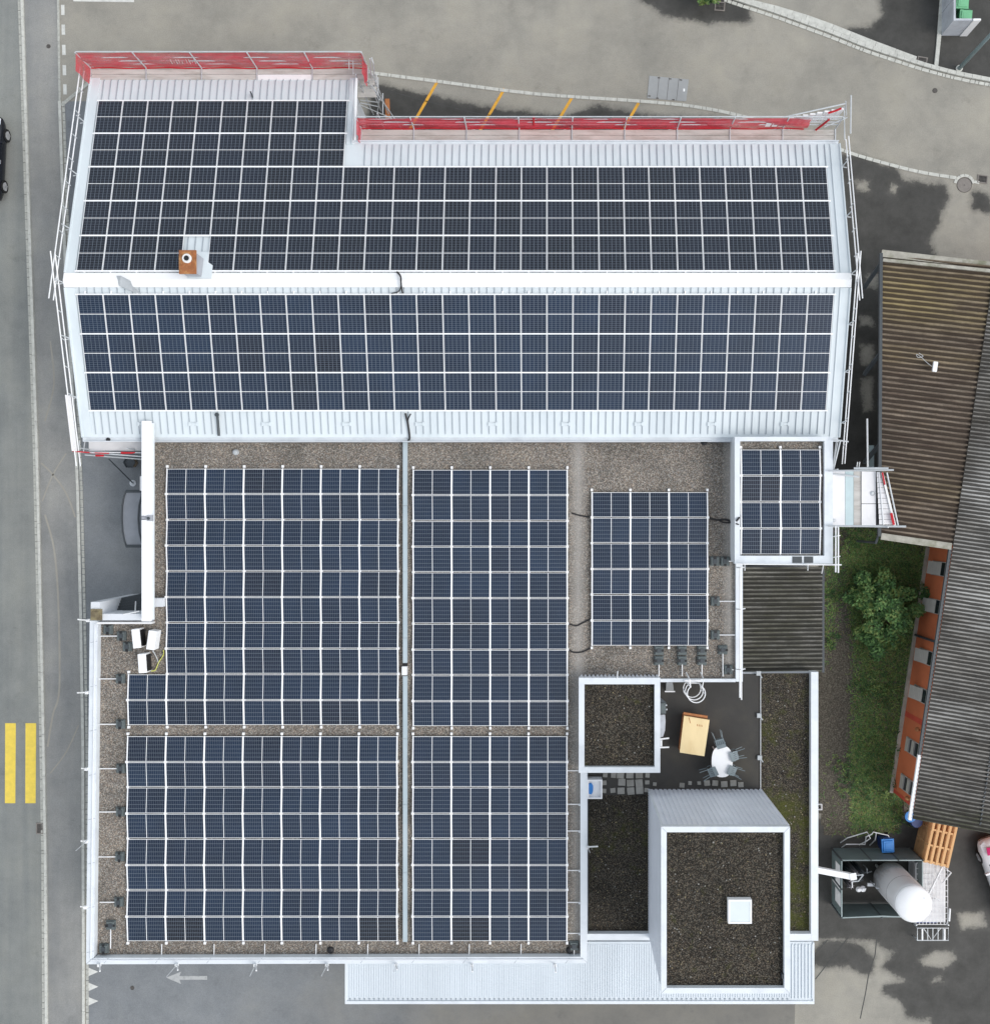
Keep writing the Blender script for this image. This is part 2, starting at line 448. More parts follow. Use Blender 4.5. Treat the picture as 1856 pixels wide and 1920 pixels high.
def tank_mat():
    m, nt, b = newmat('streaked_tank_paint')
    p = pos(nt)
    sp = node(nt, 'ShaderNodeSeparateXYZ')
    nt.links.new(p, sp.inputs[0])
    n1 = noise(nt, p, 2.2, 6, 0.7, (1, 1, 0.35))
    n2 = noise(nt, p, 9.0, 5, 0.7, (1, 1, 0.12))
    f = math_(nt, 'ADD', math_(nt, 'MULTIPLY_ADD', sp.outputs[2], -0.32, 0.72), math_(nt, 'MULTIPLY', math_(nt, 'SUBTRACT', n1, 0.5), 1.3))
    f = math_(nt, 'ADD', f, math_(nt, 'MULTIPLY', math_(nt, 'SUBTRACT', n2, 0.5), 0.6))
    col = ramp(nt, f, [(0.1, A(214, 214, 214)), (0.42, A(182, 178, 174)), (0.75, A(104, 94, 88))])
    nt.links.new(col, b.inputs['Base Color'])
    b.inputs['Roughness'].default_value = 0.5
    return m


MT['tankshell'] = tank_mat()


def soil_mat():
    m, nt, b = newmat('garden_soil')
    p = pos(nt)
    n1 = noise(nt, p, 16, 4, 0.75)
    n2 = noise(nt, p, 0.55, 6, 0.65)
    n3 = noise(nt, p, 3.0, 6, 0.7)
    c1 = ramp(nt, n1, [(0.3, A(50, 47, 41)), (0.5, A(84, 79, 69)), (0.7, A(136, 130, 116))])
    c2 = ramp(nt, n1, [(0.3, A(50, 66, 32)), (0.55, A(84, 106, 54)), (0.75, A(122, 142, 80))])
    at = node(nt, 'ShaderNodeAttribute', attribute_name='green')
    f = math_(nt, 'ADD', at.outputs['Fac'], math_(nt, 'ADD', math_(nt, 'MULTIPLY', math_(nt, 'SUBTRACT', n2, 0.5), 1.6), math_(nt, 'MULTIPLY', math_(nt, 'SUBTRACT', n3, 0.5), 2.2)))
    col = mixc(nt, ramp(nt, f, [(0.4, (0, 0, 0)), (0.8, (0.75,) * 3)]), c1, c2)
    nt.links.new(col, b.inputs['Base Color'])
    b.inputs['Roughness'].default_value = 0.95
    bump(nt, b, n1, 0.8, 0.04)
    return m


MT['soil'] = soil_mat()

# ------------------------------------------------------------------ builders
ORG = {}


def setp(o, label=None, cat=None, group=None, kind=None):
    if label: o['label'] = label
    if cat: o['category'] = cat
    if group: o['group'] = group
    if kind: o['kind'] = kind
    return o


def thing(name, label, cat, loc=(0, 0, 0), group=None):
    o = bpy.data.objects.new(name, None)
    o.empty_display_size = 0.2
    COL.objects.link(o)
    o.location = loc
    ORG[o.name] = Vector(loc)
    return setp(o, label, cat, group)


class MB:
    def __init__(s):
        s.v, s.f, s.mi, s.m = [], [], [], 0

    def add(s, vs, fs):
        k = len(s.v)
        s.v += [tuple(v) for v in vs]
        s.f += [tuple(i + k for i in f) for f in fs]
        s.mi += [s.m] * len(fs)
        return s

    def box(s, x0, x1, y0, y1, z0, z1):
        return s.add([(x0, y0, z0), (x1, y0, z0), (x1, y1, z0), (x0, y1, z0), (x0, y0, z1), (x1, y0, z1), (x1, y1, z1), (x0, y1, z1)],
                     [(0, 3, 2, 1), (4, 5, 6, 7), (0, 1, 5, 4), (1, 2, 6, 5), (2, 3, 7, 6), (3, 0, 4, 7)])

    def hexa(s, a, b):   # two quads joined
        return s.add(list(a) + list(b), [(0, 3, 2, 1), (4, 5, 6, 7), (0, 1, 5, 4), (1, 2, 6, 5), (2, 3, 7, 6), (3, 0, 4, 7)])

    def prism(s, poly, z0, z1):
        n = len(poly)
        vs = [(x, y, z0) for x, y in poly] + [(x, y, z1) for x, y in poly]
        fs = [tuple(range(n - 1, -1, -1)), tuple(range(n, 2 * n))] + [(i, (i + 1) % n, n + (i + 1) % n, n + i) for i in range(n)]
        return s.add(vs, fs)

    def slab(s, pts, th):
        n = len(pts)
        vs = [(x, y, z - th) for x, y, z in pts] + list(pts)
        fs = [tuple(range(n - 1, -1, -1)), tuple(range(n, 2 * n))] + [(i, (i + 1) % n, n + (i + 1) % n, n + i) for i in range(n)]
        return s.add(vs, fs)

    def sheet(s, pts, z=None):
        vs = [(p[0], p[1], z if z is not None else p[2]) for p in pts]
        return s.add(vs, [tuple(range(len(vs)))])

    def obox(s, c, size, rz=0.0, z0=None):
        """box centred on c in xy; c[2] is its bottom"""
        sx, sy, sz = size[0] / 2, size[1] / 2, size[2]
        cs, sn = math.cos(rz), math.sin(rz)
        vs = []
        for z in (c[2], c[2] + sz):
            for x, y in ((-sx, -sy), (sx, -sy), (sx, sy), (-sx, sy)):
                vs.append((c[0] + x * cs - y * sn, c[1] + x * sn + y * cs, z))
        return s.add(vs, [(0, 3, 2, 1), (4, 5, 6, 7), (0, 1, 5, 4), (1, 2, 6, 5), (2, 3, 7, 6), (3, 0, 4, 7)])

    def beam(s, a, b, w, h, up=(0, 0, 1)):
        a, b = Vector(a), Vector(b)
        d = (b - a).normalized()
        up = Vector(up)
        if abs(d.dot(up)) > 0.99:
            up = Vector((0, 1, 0))
        r = d.cross(up).normalized() * (w / 2)
        u = r.cross(d).normalized() * (h / 2)
        q = lambda c: [c - r - u, c + r - u, c + r + u, c - r + u]
        return s.hexa(q(a), q(b))

    def tube(s, pts, r, n=6, r2=None):
        pts = [Vector(p) for p in pts]
        k = len(s.v)
        fs = []
        prev = None
        m = len(pts)
        for i, p in enumerate(pts):
            d = (pts[min(i + 1, m - 1)] - pts[max(i - 1, 0)]).normalized()
            if prev is None:
                a = d.orthogonal().normalized()
            else:
                a = (prev - d * prev.dot(d))
                a = a.normalized() if a.length > 1e-6 else d.orthogonal().normalized()
            prev = a
            c = d.cross(a)
            rr = r if r2 is None else r + (r2 - r) * i / max(1, m - 1)
            for j in range(n):
                t = 2 * math.pi * j / n
                q = p + (a * math.cos(t) + c * math.sin(t)) * rr
                s.v.append(tuple(q))
        for i in range(m - 1):
            for j in range(n):
                fs.append((k + i * n + j, k + i * n + (j + 1) % n, k + (i + 1) * n + (j + 1) % n, k + (i + 1) * n + j))
        fs.append(tuple(k + j for j in range(n - 1, -1, -1)))
        fs.append(tuple(k + (m - 1) * n + j for j in range(n)))
        s.f += fs
        s.mi += [s.m] * len(fs)
        return s

    def lathe(s, c, prof, n=24):
        """rings (r, z) round the vertical through c"""
        k = len(s.v)
        for r, z in prof:
            for j in range(n):
                t = 2 * math.pi * j / n
                s.v.append((c[0] + r * math.cos(t), c[1] + r * math.sin(t), c[2] + z))
        fs = []
        for i in range(len(prof) - 1):
            for j in range(n):
                fs.append((k + i * n + j, k + i * n + (j + 1) % n, k + (i + 1) * n + (j + 1) % n, k + (i + 1) * n + j))
        fs.append(tuple(k + j for j in range(n - 1, -1, -1)))
        fs.append(tuple(k + (len(prof) - 1) * n + j for j in range(n)))
        s.f += fs
        s.mi += [s.m] * len(fs)
        return s

    def build(s, name, mat, parent=None, origin=None, smooth=False, recalc=True, bevel=0.0):
        me = bpy.data.meshes.new(name)
        off = ORG.get(parent.name, Vector((0, 0, 0))) if parent else Vector(origin or (0, 0, 0))
        me.from_pydata([(x - off.x, y - off.y, z - off.z) for x, y, z in s.v], [], s.f)
        for mm in (mat if isinstance(mat, (list, tuple)) else [mat]):
            me.materials.append(MT[mm] if isinstance(mm, str) else mm)
        if len(me.materials) > 1:
            me.polygons.foreach_set('material_index', s.mi)
        if recalc or bevel:
            bm = bmesh.new()
            bm.from_mesh(me)
            bmesh.ops.recalc_face_normals(bm, faces=bm.faces)
            if bevel:
                bmesh.ops.bevel(bm, geom=list(bm.edges), offset=bevel, segments=2, affect='EDGES', profile=0.6)
            bm.to_mesh(me)
            bm.free()
        if smooth:
            me.polygons.foreach_set('use_smooth', [True] * len(me.polygons))
        me.update()
        o = bpy.data.objects.new(name, me)
        COL.objects.link(o)
        if parent:
            o.parent = parent
        else:
            o.location = off
        ORG[o.name] = off
        return o


def part(name, mat, parent, fn, **kw):
    mb = MB()
    fn(mb)
    return mb.build(name, mat, parent, **kw)


def structure(name, mat, mb, **kw): return setp(mb.build(name, mat, **kw), kind='structure')


def dup(root, loc, rotz=None, label=None, group=None):
    r = root.copy()
    COL.objects.link(r)
    r.location = loc
    if rotz is not None:
        r.rotation_euler = (root.rotation_euler[0], root.rotation_euler[1], rotz)
    if label: r['label'] = label
    if group: r['group'] = group
    for ch in list(root.children):
        c = ch.copy()
        COL.objects.link(c)
        c.parent = r
        for g in list(ch.children):
            d = g.copy()
            COL.objects.link(d)
            d.parent = c
    return r


def sdist(px, py, poly):
    """signed distance (positive inside) of numpy points to a polygon"""
    n = len(poly)
    d = np.full(px.shape, 1e9)
    inside = np.zeros(px.shape, bool)
    for i in range(n):
        x0, y0 = poly[i]
        x1, y1 = poly[(i + 1) % n]
        ex, ey = x1 - x0, y1 - y0
        t = np.clip(((px - x0) * ex + (py - y0) * ey) / max(1e-9, ex * ex + ey * ey), 0, 1)
        d = np.minimum(d, np.hypot(px - x0 - t * ex, py - y0 - t * ey))
        c = ((y0 > py) != (y1 > py))
        with np.errstate(divide='ignore', invalid='ignore'):
            xi = (x1 - x0) * (py - y0) / (y1 - y0 + 1e-12) + x0
        inside ^= c & (px < xi)
    return np.where(inside, d, -d)


def grid_mesh(name, xs, ys, z, mat, attrs, keep=None):
    gx, gy = np.meshgrid(xs, ys)
    nx, ny = len(xs), len(ys)
    v = np.stack([gx.ravel(), gy.ravel(), np.full(gx.size, z)], 1)
    idx = np.arange(nx * ny).reshape(ny, nx)
    q = np.stack([idx[:-1, :-1], idx[:-1, 1:], idx[1:, 1:], idx[1:, :-1]], -1).reshape(-1, 4)
    if keep is not None:
        cx = v[q, 0].mean(1)
        cy = v[q, 1].mean(1)
        q = q[keep(cx, cy)]
        used = np.unique(q)
        mp = np.full(len(v), -1)
        mp[used] = np.arange(len(used))
        v = v[used]
        q = mp[q]
    me = bpy.data.meshes.new(name)
    me.vertices.add(len(v))
    me.vertices.foreach_set('co', v.astype(np.float32).ravel())
    me.loops.add(q.size)
    me.loops.foreach_set('vertex_index', q.astype(np.int32).ravel())
    me.polygons.add(len(q))
    me.polygons.foreach_set('loop_start', np.arange(0, q.size, 4, dtype=np.int32))
    me.polygons.foreach_set('loop_total', np.full(len(q), 4, dtype=np.int32))
    for k, fn in attrs.items():
        a = me.attributes.new(k, 'FLOAT', 'POINT')
        a.data.foreach_set('value', fn(v[:, 0], v[:, 1]).astype(np.float32))
    me.materials.append(MT[mat])
    me.update()
    me.validate()
    o = bpy.data.objects.new(name, me)
    COL.objects.link(o)
    return o


# ------------------------------------------------------------------ ground and roads
WET = [
    [(1180, -20), (1250, 25), (1330, 38), (1402, 34), (1396, 8), (1310, -20)],
    [(1642, -60), (1660, 30), (1640, 52), (1590, 60), (1650, 88), (1735, 120), (1856, 155), (1990, 170), (1990, -60)],
    [(700, 160), (780, 178), (900, 204), (1000, 216), (1060, 222), (1120, 202), (1200, 220), (1300, 226), (1360, 226), (1300, 300), (690, 300)],
    [(1560, 290), (1620, 300), (1672, 318), (1690, 342), (1768, 352), (1772, 368), (1750, 425), (1735, 455), (1765, 505), (1856, 530), (1856, 1000), (1560, 1000)],
    [(1825, 362), (1850, 370), (1850, 392), (1828, 388)],
    [(1525, 1540), (1900, 1540), (1990, 1700), (1990, 1960), (1760, 1960), (1747, 1908), (1703, 1902), (1695, 1878), (1658, 1856), (1706, 1840), (1660, 1811), (1679, 1784), (1641, 1758), (1525, 1756)],
    [(1526, 1792), (1545, 1768), (1590, 1768), (1615, 1778), (1637, 1797), (1625, 1826), (1593, 1806), (1555, 1810), (1526, 1806)],
    [(1155, 1860), (1190, 1860), (1196, 1925), (1176, 1925)],
    [(1078, 1870), (1100, 1872), (1092, 1884), (1080, 1882)],
]
DRY = [
    [(1596, 332), (1632, 340), (1634, 366), (1602, 362)], [(1666, 338), (1688, 345), (1680, 372), (1664, 362)],
    [(1620, 508), (1650, 510), (1652, 545), (1612, 548)], [(1606, 588), (1640, 586), (1645, 615), (1608, 615)],
    [(1604, 640), (1640, 640), (1645, 690), (1610, 690)], [(1608, 705), (1640, 705), (1642, 770), (1615, 780)],
    [(1787, 1708), (1846, 1702), (1853, 1742), (1800, 1748)], [(1717, 1800), (1745, 1780), (1787, 1778), (1800, 1800), (1770, 1822), (1730, 1818)],
    [(1735, 1832), (1765, 1826), (1775, 1842), (1745, 1848)],
]
WETW = [PL(p) for p in WET]
DRYW = [PL(p) for p in DRY]


def wetness(x, y):
    d = np.full(x.shape, -1e9)
    for p in WETW:
        d = np.maximum(d, sdist(x, y, p))
    for p in DRYW:
        d = np.minimum(d, -sdist(x, y, p))
    return 0.5 + np.clip(d * 1.3, -1.2, 1.2)


def axis(lo, hi, st): return np.concatenate([[-600, -200, -80, lo - 8], np.arange(lo, hi, st), [hi + 8, 80, 200, 600]])


g = grid_mesh('ground', axis(-28, 27, 0.16), axis(-27, 29, 0.16), 0.0, 'ground', {'wet': wetness})
setp(g, kind='structure')

big = 260
structure('road', 'road', MB().sheet([(-big, Y(-20) + 200, 0.004), (-big, -big, 0.004), (X(84) - 0.0, -big, 0.004), (X(84), Y(1895), 0.004), (X(78), Y(1400), 0.004), (X(66), Y(840), 0.004),
          (X(54), Y(480), 0.004), (X(38), Y(0), 0.004), (X(30), 200, 0.004)]))
structure('sidewalk', 'walk', MB().sheet([(X(34), 200, 0.008), (X(42), Y(0), 0.008), (X(58), Y(480), 0.008), (X(70), Y(840), 0.008), (X(82), Y(1400), 0.008), (X(88), Y(1895), 0.008), (X(88), -big, 0.008),
          (X(158), -big, 0.008), (X(158), Y(1895), 0.008), (X(156), Y(1400), 0.008), (X(146), Y(920), 0.008), (X(124), Y(500), 0.008), (X(113), Y(190), 0.008), (X(110), Y(0), 0.008), (X(104), 200, 0.008)]))
structure('forecourt', 'fore', MB().sheet([P(118, 190, 0.012), P(128, 500, 0.012), P(150, 920, 0.012), P(160, 1400, 0.012), P(164, 1895, 0.012), (X(164), -90, 0.012), (X(1440), -90, 0.012), P(1490, 1880, 0.012), P(1490, 1700, 0.012), P(420, 1200, 0.012), P(420, 190, 0.012)]))


def stones(mb, pts, width, slen, z0, z1, gap=0.02, jit=0.15):
    """a row of separate stones along a polyline"""
    for (a, b) in zip(pts[:-1], pts[1:]):
        a, b = Vector((*a[:2], 0)), Vector((*b[:2], 0))
        L = (b - a).length
        d = (b - a) / L
        t = 0.0
        while t < L - 0.02:
            l = min(slen * random.uniform(1 - jit, 1 + jit), L - t)
            if L - t - l < slen * 0.3:
                l = L - t
            c = a + d * (t + l / 2)
            mb.obox((c.x, c.y, z0), (max(0.05, l - gap), width * random.uniform(0.94, 1.0), z1 - z0 + random.uniform(-0.004, 0.004)), math.atan2(d.y, d.x))
            t += l


def curve_pts(pts, n=8):
    out = []
    p = [pts[0]] + list(pts) + [pts[-1]]
    for i in range(1, len(p) - 2):
        for k in range(n):
            t = k / n
            q = []
            for c in range(len(pts[0])):
                a, b, d, e = p[i - 1][c], p[i][c], p[i + 1][c], p[i + 2][c]
                q.append(0.5 * (2 * b + (d - a) * t + (2 * a - 5 * b + 4 * d - e) * t * t + (3 * b - a - 3 * d + e) * t ** 3))
            out.append(tuple(q))
    out.append(tuple(pts[-1]))
    return out


mb = MB()
k1 = [(36, -60), (38, 0), (54, 480), (66, 840), (76, 1260), (82, 1600), (84, 1960)]
stones(mb, PL([(a + 5, b) for a, b in k1]), 0.13, 1.0, 0.0, 0.10, 0.012)
o1 = structure('kerb', 'kerb', mb)
mb = MB()
stones(mb, PL([(a - 1, b) for a, b in k1]), 0.13, 0.42, 0.0, 0.03, 0.03, 0.4)
structure('kerb_setts', 'kerb2', mb)
mb = MB()
k2 = [(107, -60), (110, 0), (113, 190), (124, 500), (132, 640), (142, 800), (147, 920), (153, 1160), (157, 1400), (158, 1960)]
stones(mb, PL([(a, b) for a, b in k2[2:]]), 0.14, 1.0, 0.0, 0.06, 0.012)
structure('kerb', 'kerb', mb)
mb = MB()
stones(mb, PL([(a + 7, b) for a, b in k2[2:]]), 0.13, 0.34, 0.0, 0.04, 0.03, 0.35)
structure('kerb_setts', 'kerb2', mb)
mb = MB()
stones(mb, PL(k2[:3]), 0.11, 1.0, 0.0, 0.03, 0.012)
stones(mb, PL([(116, 198), (168, 155)]), 0.16, 1.0, 0.012, 0.035, 0.012)
structure('gutter_strip', 'kerb2', mb)
mb = MB()
k3 = curve_pts([(690, 134), (712, 139), (830, 154), (1000, 176), (1200, 190), (1300, 200), (1390, 218), (1480, 245), (1590, 286), (1650, 304), (1720, 322), (1792, 334)], 4)
stones(mb, PL(k3), 0.16, 0.55, 0.0, 0.035, 0.03, 0.5)
structure('kerb_setts', 'kerb', mb)
mb = MB()
arc = [(1807 + 18 * math.cos(t), 347 + 18 * math.sin(t)) for t in np.linspace(math.pi * 1.05, math.pi * 1.95, 7)]
stones(mb, PL(arc), 0.14, 0.3, 0.0, 0.035, 0.02)
stones(mb, PL([(1826, 341), (1835, 343)]), 0.14, 0.3, 0.0, 0.035, 0.02)
structure('kerb_setts', 'kerb', mb)
mb = MB()
k4 = curve_pts([(1360, -8), (1395, 4), (1450, 22), (1500, 40), (1560, 62), (1620, 86), (1680, 106), (1730, 122), (1790, 138), (1856, 151), (1960, 168)], 4)
stones(mb, PL(k4), 0.2, 1.2, 0.0, 0.12, 0.012)
structure('kerb', 'kerb', mb)
mb = MB()
stones(mb, PL([(a - 3, b + 8) for a, b in k4]), 0.16, 0.42, 0.0, 0.035, 0.03, 0.4)
structure('kerb_setts', 'kerb', mb)
mb = MB()
stones(mb, PL([(1392, 2), (1450, 16), (1510, 34), (1560, 52), (1640, 84), (1716, 112)]), 0.26, 1.0, 0.0, 0.09, 0.012)
structure('kerb', 'kerb', mb)
mb = MB()
stones(mb, PL([(1767, -30), (1762, 30), (1758, 80), (1753, 130)]), 0.2, 1.0, 0.0, 0.08, 0.012)
structure('kerb', 'kerb', mb)

# painted markings
def quad_px(mb, pts, z): mb.sheet([P(a, b, z) for a, b in pts])


mb = MB()
for x0 in (10.5, 48.5):
    quad_px(mb, [(x0, 1356), (x0 + 20, 1356), (x0 + 19, 1506), (x0 - 0.5, 1506)], 0.009)
for x0 in (-28, -66):
    quad_px(mb, [(x0, 1356), (x0 + 20, 1356), (x0 + 19, 1506), (x0 - 0.5, 1506)], 0.009)
structure('crossing_stripes', 'yellow', mb)
mb = MB()
for (a, b, c, d) in ((820, 153, 762, 254), (946, 166, 890, 262), (1074, 180, 1020, 270), (1197, 193, 1150, 274)):
    n = Vector((d - b, a - c)).normalized() * 2.6
    quad_px(mb, [(a - n.x, b - n.y), (a + n.x, b + n.y), (c + n.x, d + n.y), (c - n.x, d - n.y)], 0.004)
structure('parking_lines', 'orange', mb)
mb = MB()
for y0, x0 in ((9, 115), (46, 116), (84, 117), (122, 118), (158, 119)):
    quad_px(mb, [(x0, y0), (x0 + 6.5, y0), (x0 + 7, y0 + 19), (x0 + 0.5, y0 + 19)], 0.004)
quad_px(mb, [(138, -4), (252, -2), (252, 4), (138, 2.5)], 0.004)
structure('lane_dashes', 'white_paint', mb)
mb = MB()
for y0 in (1813, 1841, 1868):
    quad_px(mb, [(163, y0), (185, y0 + 9), (163, y0 + 19)], 0.016)
structure('yield_triangles', 'white_paint', mb)
mb = MB()
quad_px(mb, [(312, 1833), (340, 1822), (337, 1830), (389, 1830), (389, 1837), (337, 1837), (340, 1845)], 0.016)
structure('lane_arrow', 'worn_paint', mb)
mb = MB()
for pts in (((1590, 1757), (1528, 1836)), ((1551, 1762), (1526, 1791)), ((1643, 1756), (1640, 1790), (1628, 1826), (1622, 1862), (1612, 1910)), ((1455, 1880), (1430, 1912)),
            ((1490, 1882), (1470, 1912)), ((1120, 1885), (1165, 1915)), ((700, 162), (800, 190), (900, 214), (1010, 226))):
    for a, b in zip(pts[:-1], pts[1:]):
        n = Vector((b[1] - a[1], a[0] - b[0])).normalized() * 0.9
        quad_px(mb, [(a[0] - n.x, a[1] - n.y), (a[0] + n.x, a[1] + n.y), (b[0] + n.x, b[1] + n.y), (b[0] - n.x, b[1] - n.y)], 0.004)
structure('asphalt_joints', 'seam', mb)
mb = MB()
for pts, wd in ((((78, 868), (100, 890), (125, 925), (142, 970)), 3), (((85, 965), (102, 1030), (110, 1130), (112, 1290), (100, 1340), (90, 1400)), 3.5), (((125, 850), (100, 890), (80, 940)), 2.5),
                (((148, 1360), (125, 1410), (95, 1450)), 2.5), (((95, 640), (102, 720), (85, 790)), 3)):
    q = curve_pts(pts, 5)
    for a, b in zip(q[:-1], q[1:]):
        n = Vector((b[1] - a[1], a[0] - b[0])).normalized() * wd / 2
        quad_px(mb, [(a[0] - n.x, a[1] - n.y), (a[0] + n.x, a[1] + n.y), (b[0] + n.x, b[1] + n.y), (b[0] - n.x, b[1] - n.y)], 0.011)
structure('tyre_marks', 'stain', mb)

# garden strip behind the hall
GARD = PL([(1532, 1000), (1560, 985), (1760, 985), (1752, 1030), (1700, 1400), (1690, 1540), (1680, 1562), (1620, 1568), (1545, 1568), (1532, 1500)])


def greenness(x, y):
    a = np.full(x.shape, 0.05)
    for (cx, cy, rx, ry, k) in ((1640, 1060, 90, 60, 0.6), (1660, 1150, 70, 90, 0.7), (1560, 1130, 14, 60, 0.35), (1640, 1290, 50, 60, 0.25), (1640, 1420, 60, 90, 0.5), (1640, 1520, 55, 40, 0.45), (1552, 1200, 12, 60, 0.4),
                            (1600, 1400, 16, 60, 0.2)):
        a += k * np.exp(-(((x - X(cx)) / (rx * 0.0263)) ** 2 + ((y - Y(cy)) / (ry * 0.0263)) ** 2))
    a += np.where(x > X(1592), 0.16, -0.05)
    a -= 0.6 * np.exp(-(((x - X(1570)) / 0.7) ** 2 + ((y - Y(1330)) / 4.5) ** 2))
    return a


gs = grid_mesh('garden_soil', np.arange(X(1525), X(1765), 0.12), np.arange(Y(1575), Y(980), 0.12), 0.02, 'soil', {'green': greenness}, keep=lambda x, y: sdist(x, y, GARD) > 0)
setp(gs, kind='structure')

# ------------------------------------------------------------------ the big hall with the white metal roof
ZE, ZR = 4.45, 6.2
RL, RR = -20.83, 13.08
YS, YR, YN, YX = 3.355, 10.02, 16.50, 19.84
XC = -8.75
SLP = (ZR - ZE) / (YR - YS)
def zn(y): return ZR - SLP * (y - YR)          # north slope
def zs(y): return ZR - SLP * (YR - y)          # south slope


hall = thing('metal_roofed_hall', 'large hall with white standing seam gable roof carrying solar panels', 'building', (-4, 10, 0))
part('wall', 'wall', hall, lambda m: (m.prism([(RL + .2, YS + .15), (RR - .2, YS + .15), (RR - .2, YN - .3), (XC - .2, YN - .3), (XC - .2, YX - .3), (RL + .2, YX - .3)], 0, 3.35),
                                      m.hexa([(RL + .2, YS + .15, 3.36), (RL + .2, YN - .3, 3.36), (RL + .2, YR + .1, ZR - .25), (RL + .2, YR - .1, ZR - .25)],
                                             [(RL + .4, YS + .15, 3.36), (RL + .4, YN - .3, 3.36), (RL + .4, YR + .1, ZR - .25), (RL + .4, YR - .1, ZR - .25)]),
                                      m.hexa([(RR - .4, YS + .15, 3.36), (RR - .4, YN - .3, 3.36), (RR - .4, YR + .1, ZR - .25), (RR - .4, YR - .1, ZR - .25)],
                                             [(RR - .2, YS + .15, 3.36), (RR - .2, YN - .3, 3.36), (RR - .2, YR + .1, ZR - .25), (RR - .2, YR - .1, ZR - .25)]),
                                      m.box(RL + .4, RR - .4, YS + .15, YS + .3, 3.36, ZE - .15), m.box(XC, RR - .4, YN - .45, YN - .3, 3.36, ZE - .2)))
rn = part('roof_slope', 'metal_roof', hall, lambda m: m.slab([(x, y, zn(y)) for x, y in ((RL, YR), (RR, YR), (RR, YN), (XC, YN), (XC, YX), (RL, YX))], 0.1))
rs = part('roof_slope', 'metal_roof', hall, lambda m: m.slab([(x, y, zs(y)) for x, y in ((RL, YS), (RR, YS), (RR, YR), (RL, YR))], 0.1))
def seams_n(m):
    x = RL + 0.6
    while x < RR - 0.5:
        ye = YX if x < XC - 0.3 else YN
        if abs(x - XC) > 0.28:
            a, b = (x, YR + .2, zn(YR + .2) + .02), (x, ye - .16, zn(ye - .16) + .02)
            m.beam(a, b, 0.026, 0.05)
            m.beam(b, (x + (0.05 if ye == YX else 0.0), ye - .02, zn(ye - .02) + .015), 0.026, 0.04)
        x += 0.3265
def seams_s(m):
    x = RL + 0.6
    while x < RR - 0.5:
        m.beam((x, YS + .14, zs(YS + .14) + .02), (x, YR - .2, zs(YR - .2) + .02), 0.026, 0.05)
        x += 0.3265
part('standing_seams', 'seam_metal', rn, seams_n)
part('standing_seams', 'seam_metal', rs, seams_s)
part('ridge_cap', 'ridge', hall, lambda m: (m.slab([(RL - .03, YR, ZR + .1), (RL - .03, YR - .31, zs(YR - .31) + .09), (RR + .03, YR - .31, zs(YR - .31) + .09), (RR + .03, YR, ZR + .1)], 0.03),
                                            m.slab([(RL - .03, YR + .31, zn(YR + .31) + .09), (RL - .03, YR + .001, ZR + .1), (RR + .03, YR + .001, ZR + .1), (RR + .03, YR + .31, zn(YR + .31) + .09)], 0.03)))
def trim(m, x0, x1, y0, y1, zf):
    m.slab([(x0, y0, zf(y0) + .05), (x1, y0, zf(y0) + .05), (x1, y1, zf(y1) + .05), (x0, y1, zf(y1) + .05)], 0.045)
    xe = x0 if abs(x0 - RL) < .2 or abs(x0 - XC) < .2 else x1
    m.beam((xe, y0, zf(y0) + .04), (xe, y1, zf(y1) + .04), 0.06, 0.13)
for args in ((RL - .01, RL + .42, YS, YR - .32, zs), (RL - .01, RL + .42, YR + .32, YX, zn), (RR - .42, RR + .01, YS, YR - .32, zs), (RR - .42, RR + .01, YR + .32, YN, zn), (XC - .26, XC + .01, YN, YX, zn)):
    part('gable_trim', 'metal_roof', hall, lambda m: trim(m, *args))
def gutter(m, x0, x1, y, z, s):
    m.box(x0, x1, min(y, y + s * .16), max(y, y + s * .16), z - .14, z - .12)
    m.box(x0, x1, min(y + s * .16, y + s * .19), max(y + s * .16, y + s * .19), z - .14, z + .01)
    m.box(x0, x1, min(y, y + s * .02), max(y, y + s * .02), z - .119, z - .09)
    m.box(x0 - .02, x0, min(y, y + s * .19), max(y, y + s * .19), z - .14, z)
for x0, x1, y, z, s in ((RL, RR, YS, ZE, -1), (RL, XC, YX, zn(YX), 1), (XC + .05, RR, YN, zn(YN), 1)):
    part('gutter', 'coping', hall, lambda m: gutter(m, x0, x1, y, z, s))
for px in (262, 360, 497, 638, 778, 915, 1052, 1190, 1330, 1468):
    y = 3.9
    xx = X(px, 4.6)
    xs = RL + 0.6 + round((xx - RL - 0.6) / 0.3265) * 0.3265
    part('snow_guard', 'metal_roof', hall, lambda m: (m.box(xs - .02, xs + .35, y, y + .07, zs(y) + .05, zs(y) + .09), m.box(xs - .05, xs + .05, y - .05, y + .13, zs(y) + .04, zs(y) + .075), m.box(xs + .28, xs + .38, y - .05, y + .13, zs(y) + .04, zs(y) + .075)))
part('roof_vent', 'dark_metal', hall, lambda m: (m.tube([P(472, 176, 3.9), P(474, 182, 4.0), (X(470, 4.4), Y(172, 4.4), 4.4)], 0.035)))
part('overflow_pipe', 'black', hall, lambda m: (m.lathe((X(203, 4.4), YS - .1, ZE - .1), [(0.09, 0), (0.09, .05)], 12)))

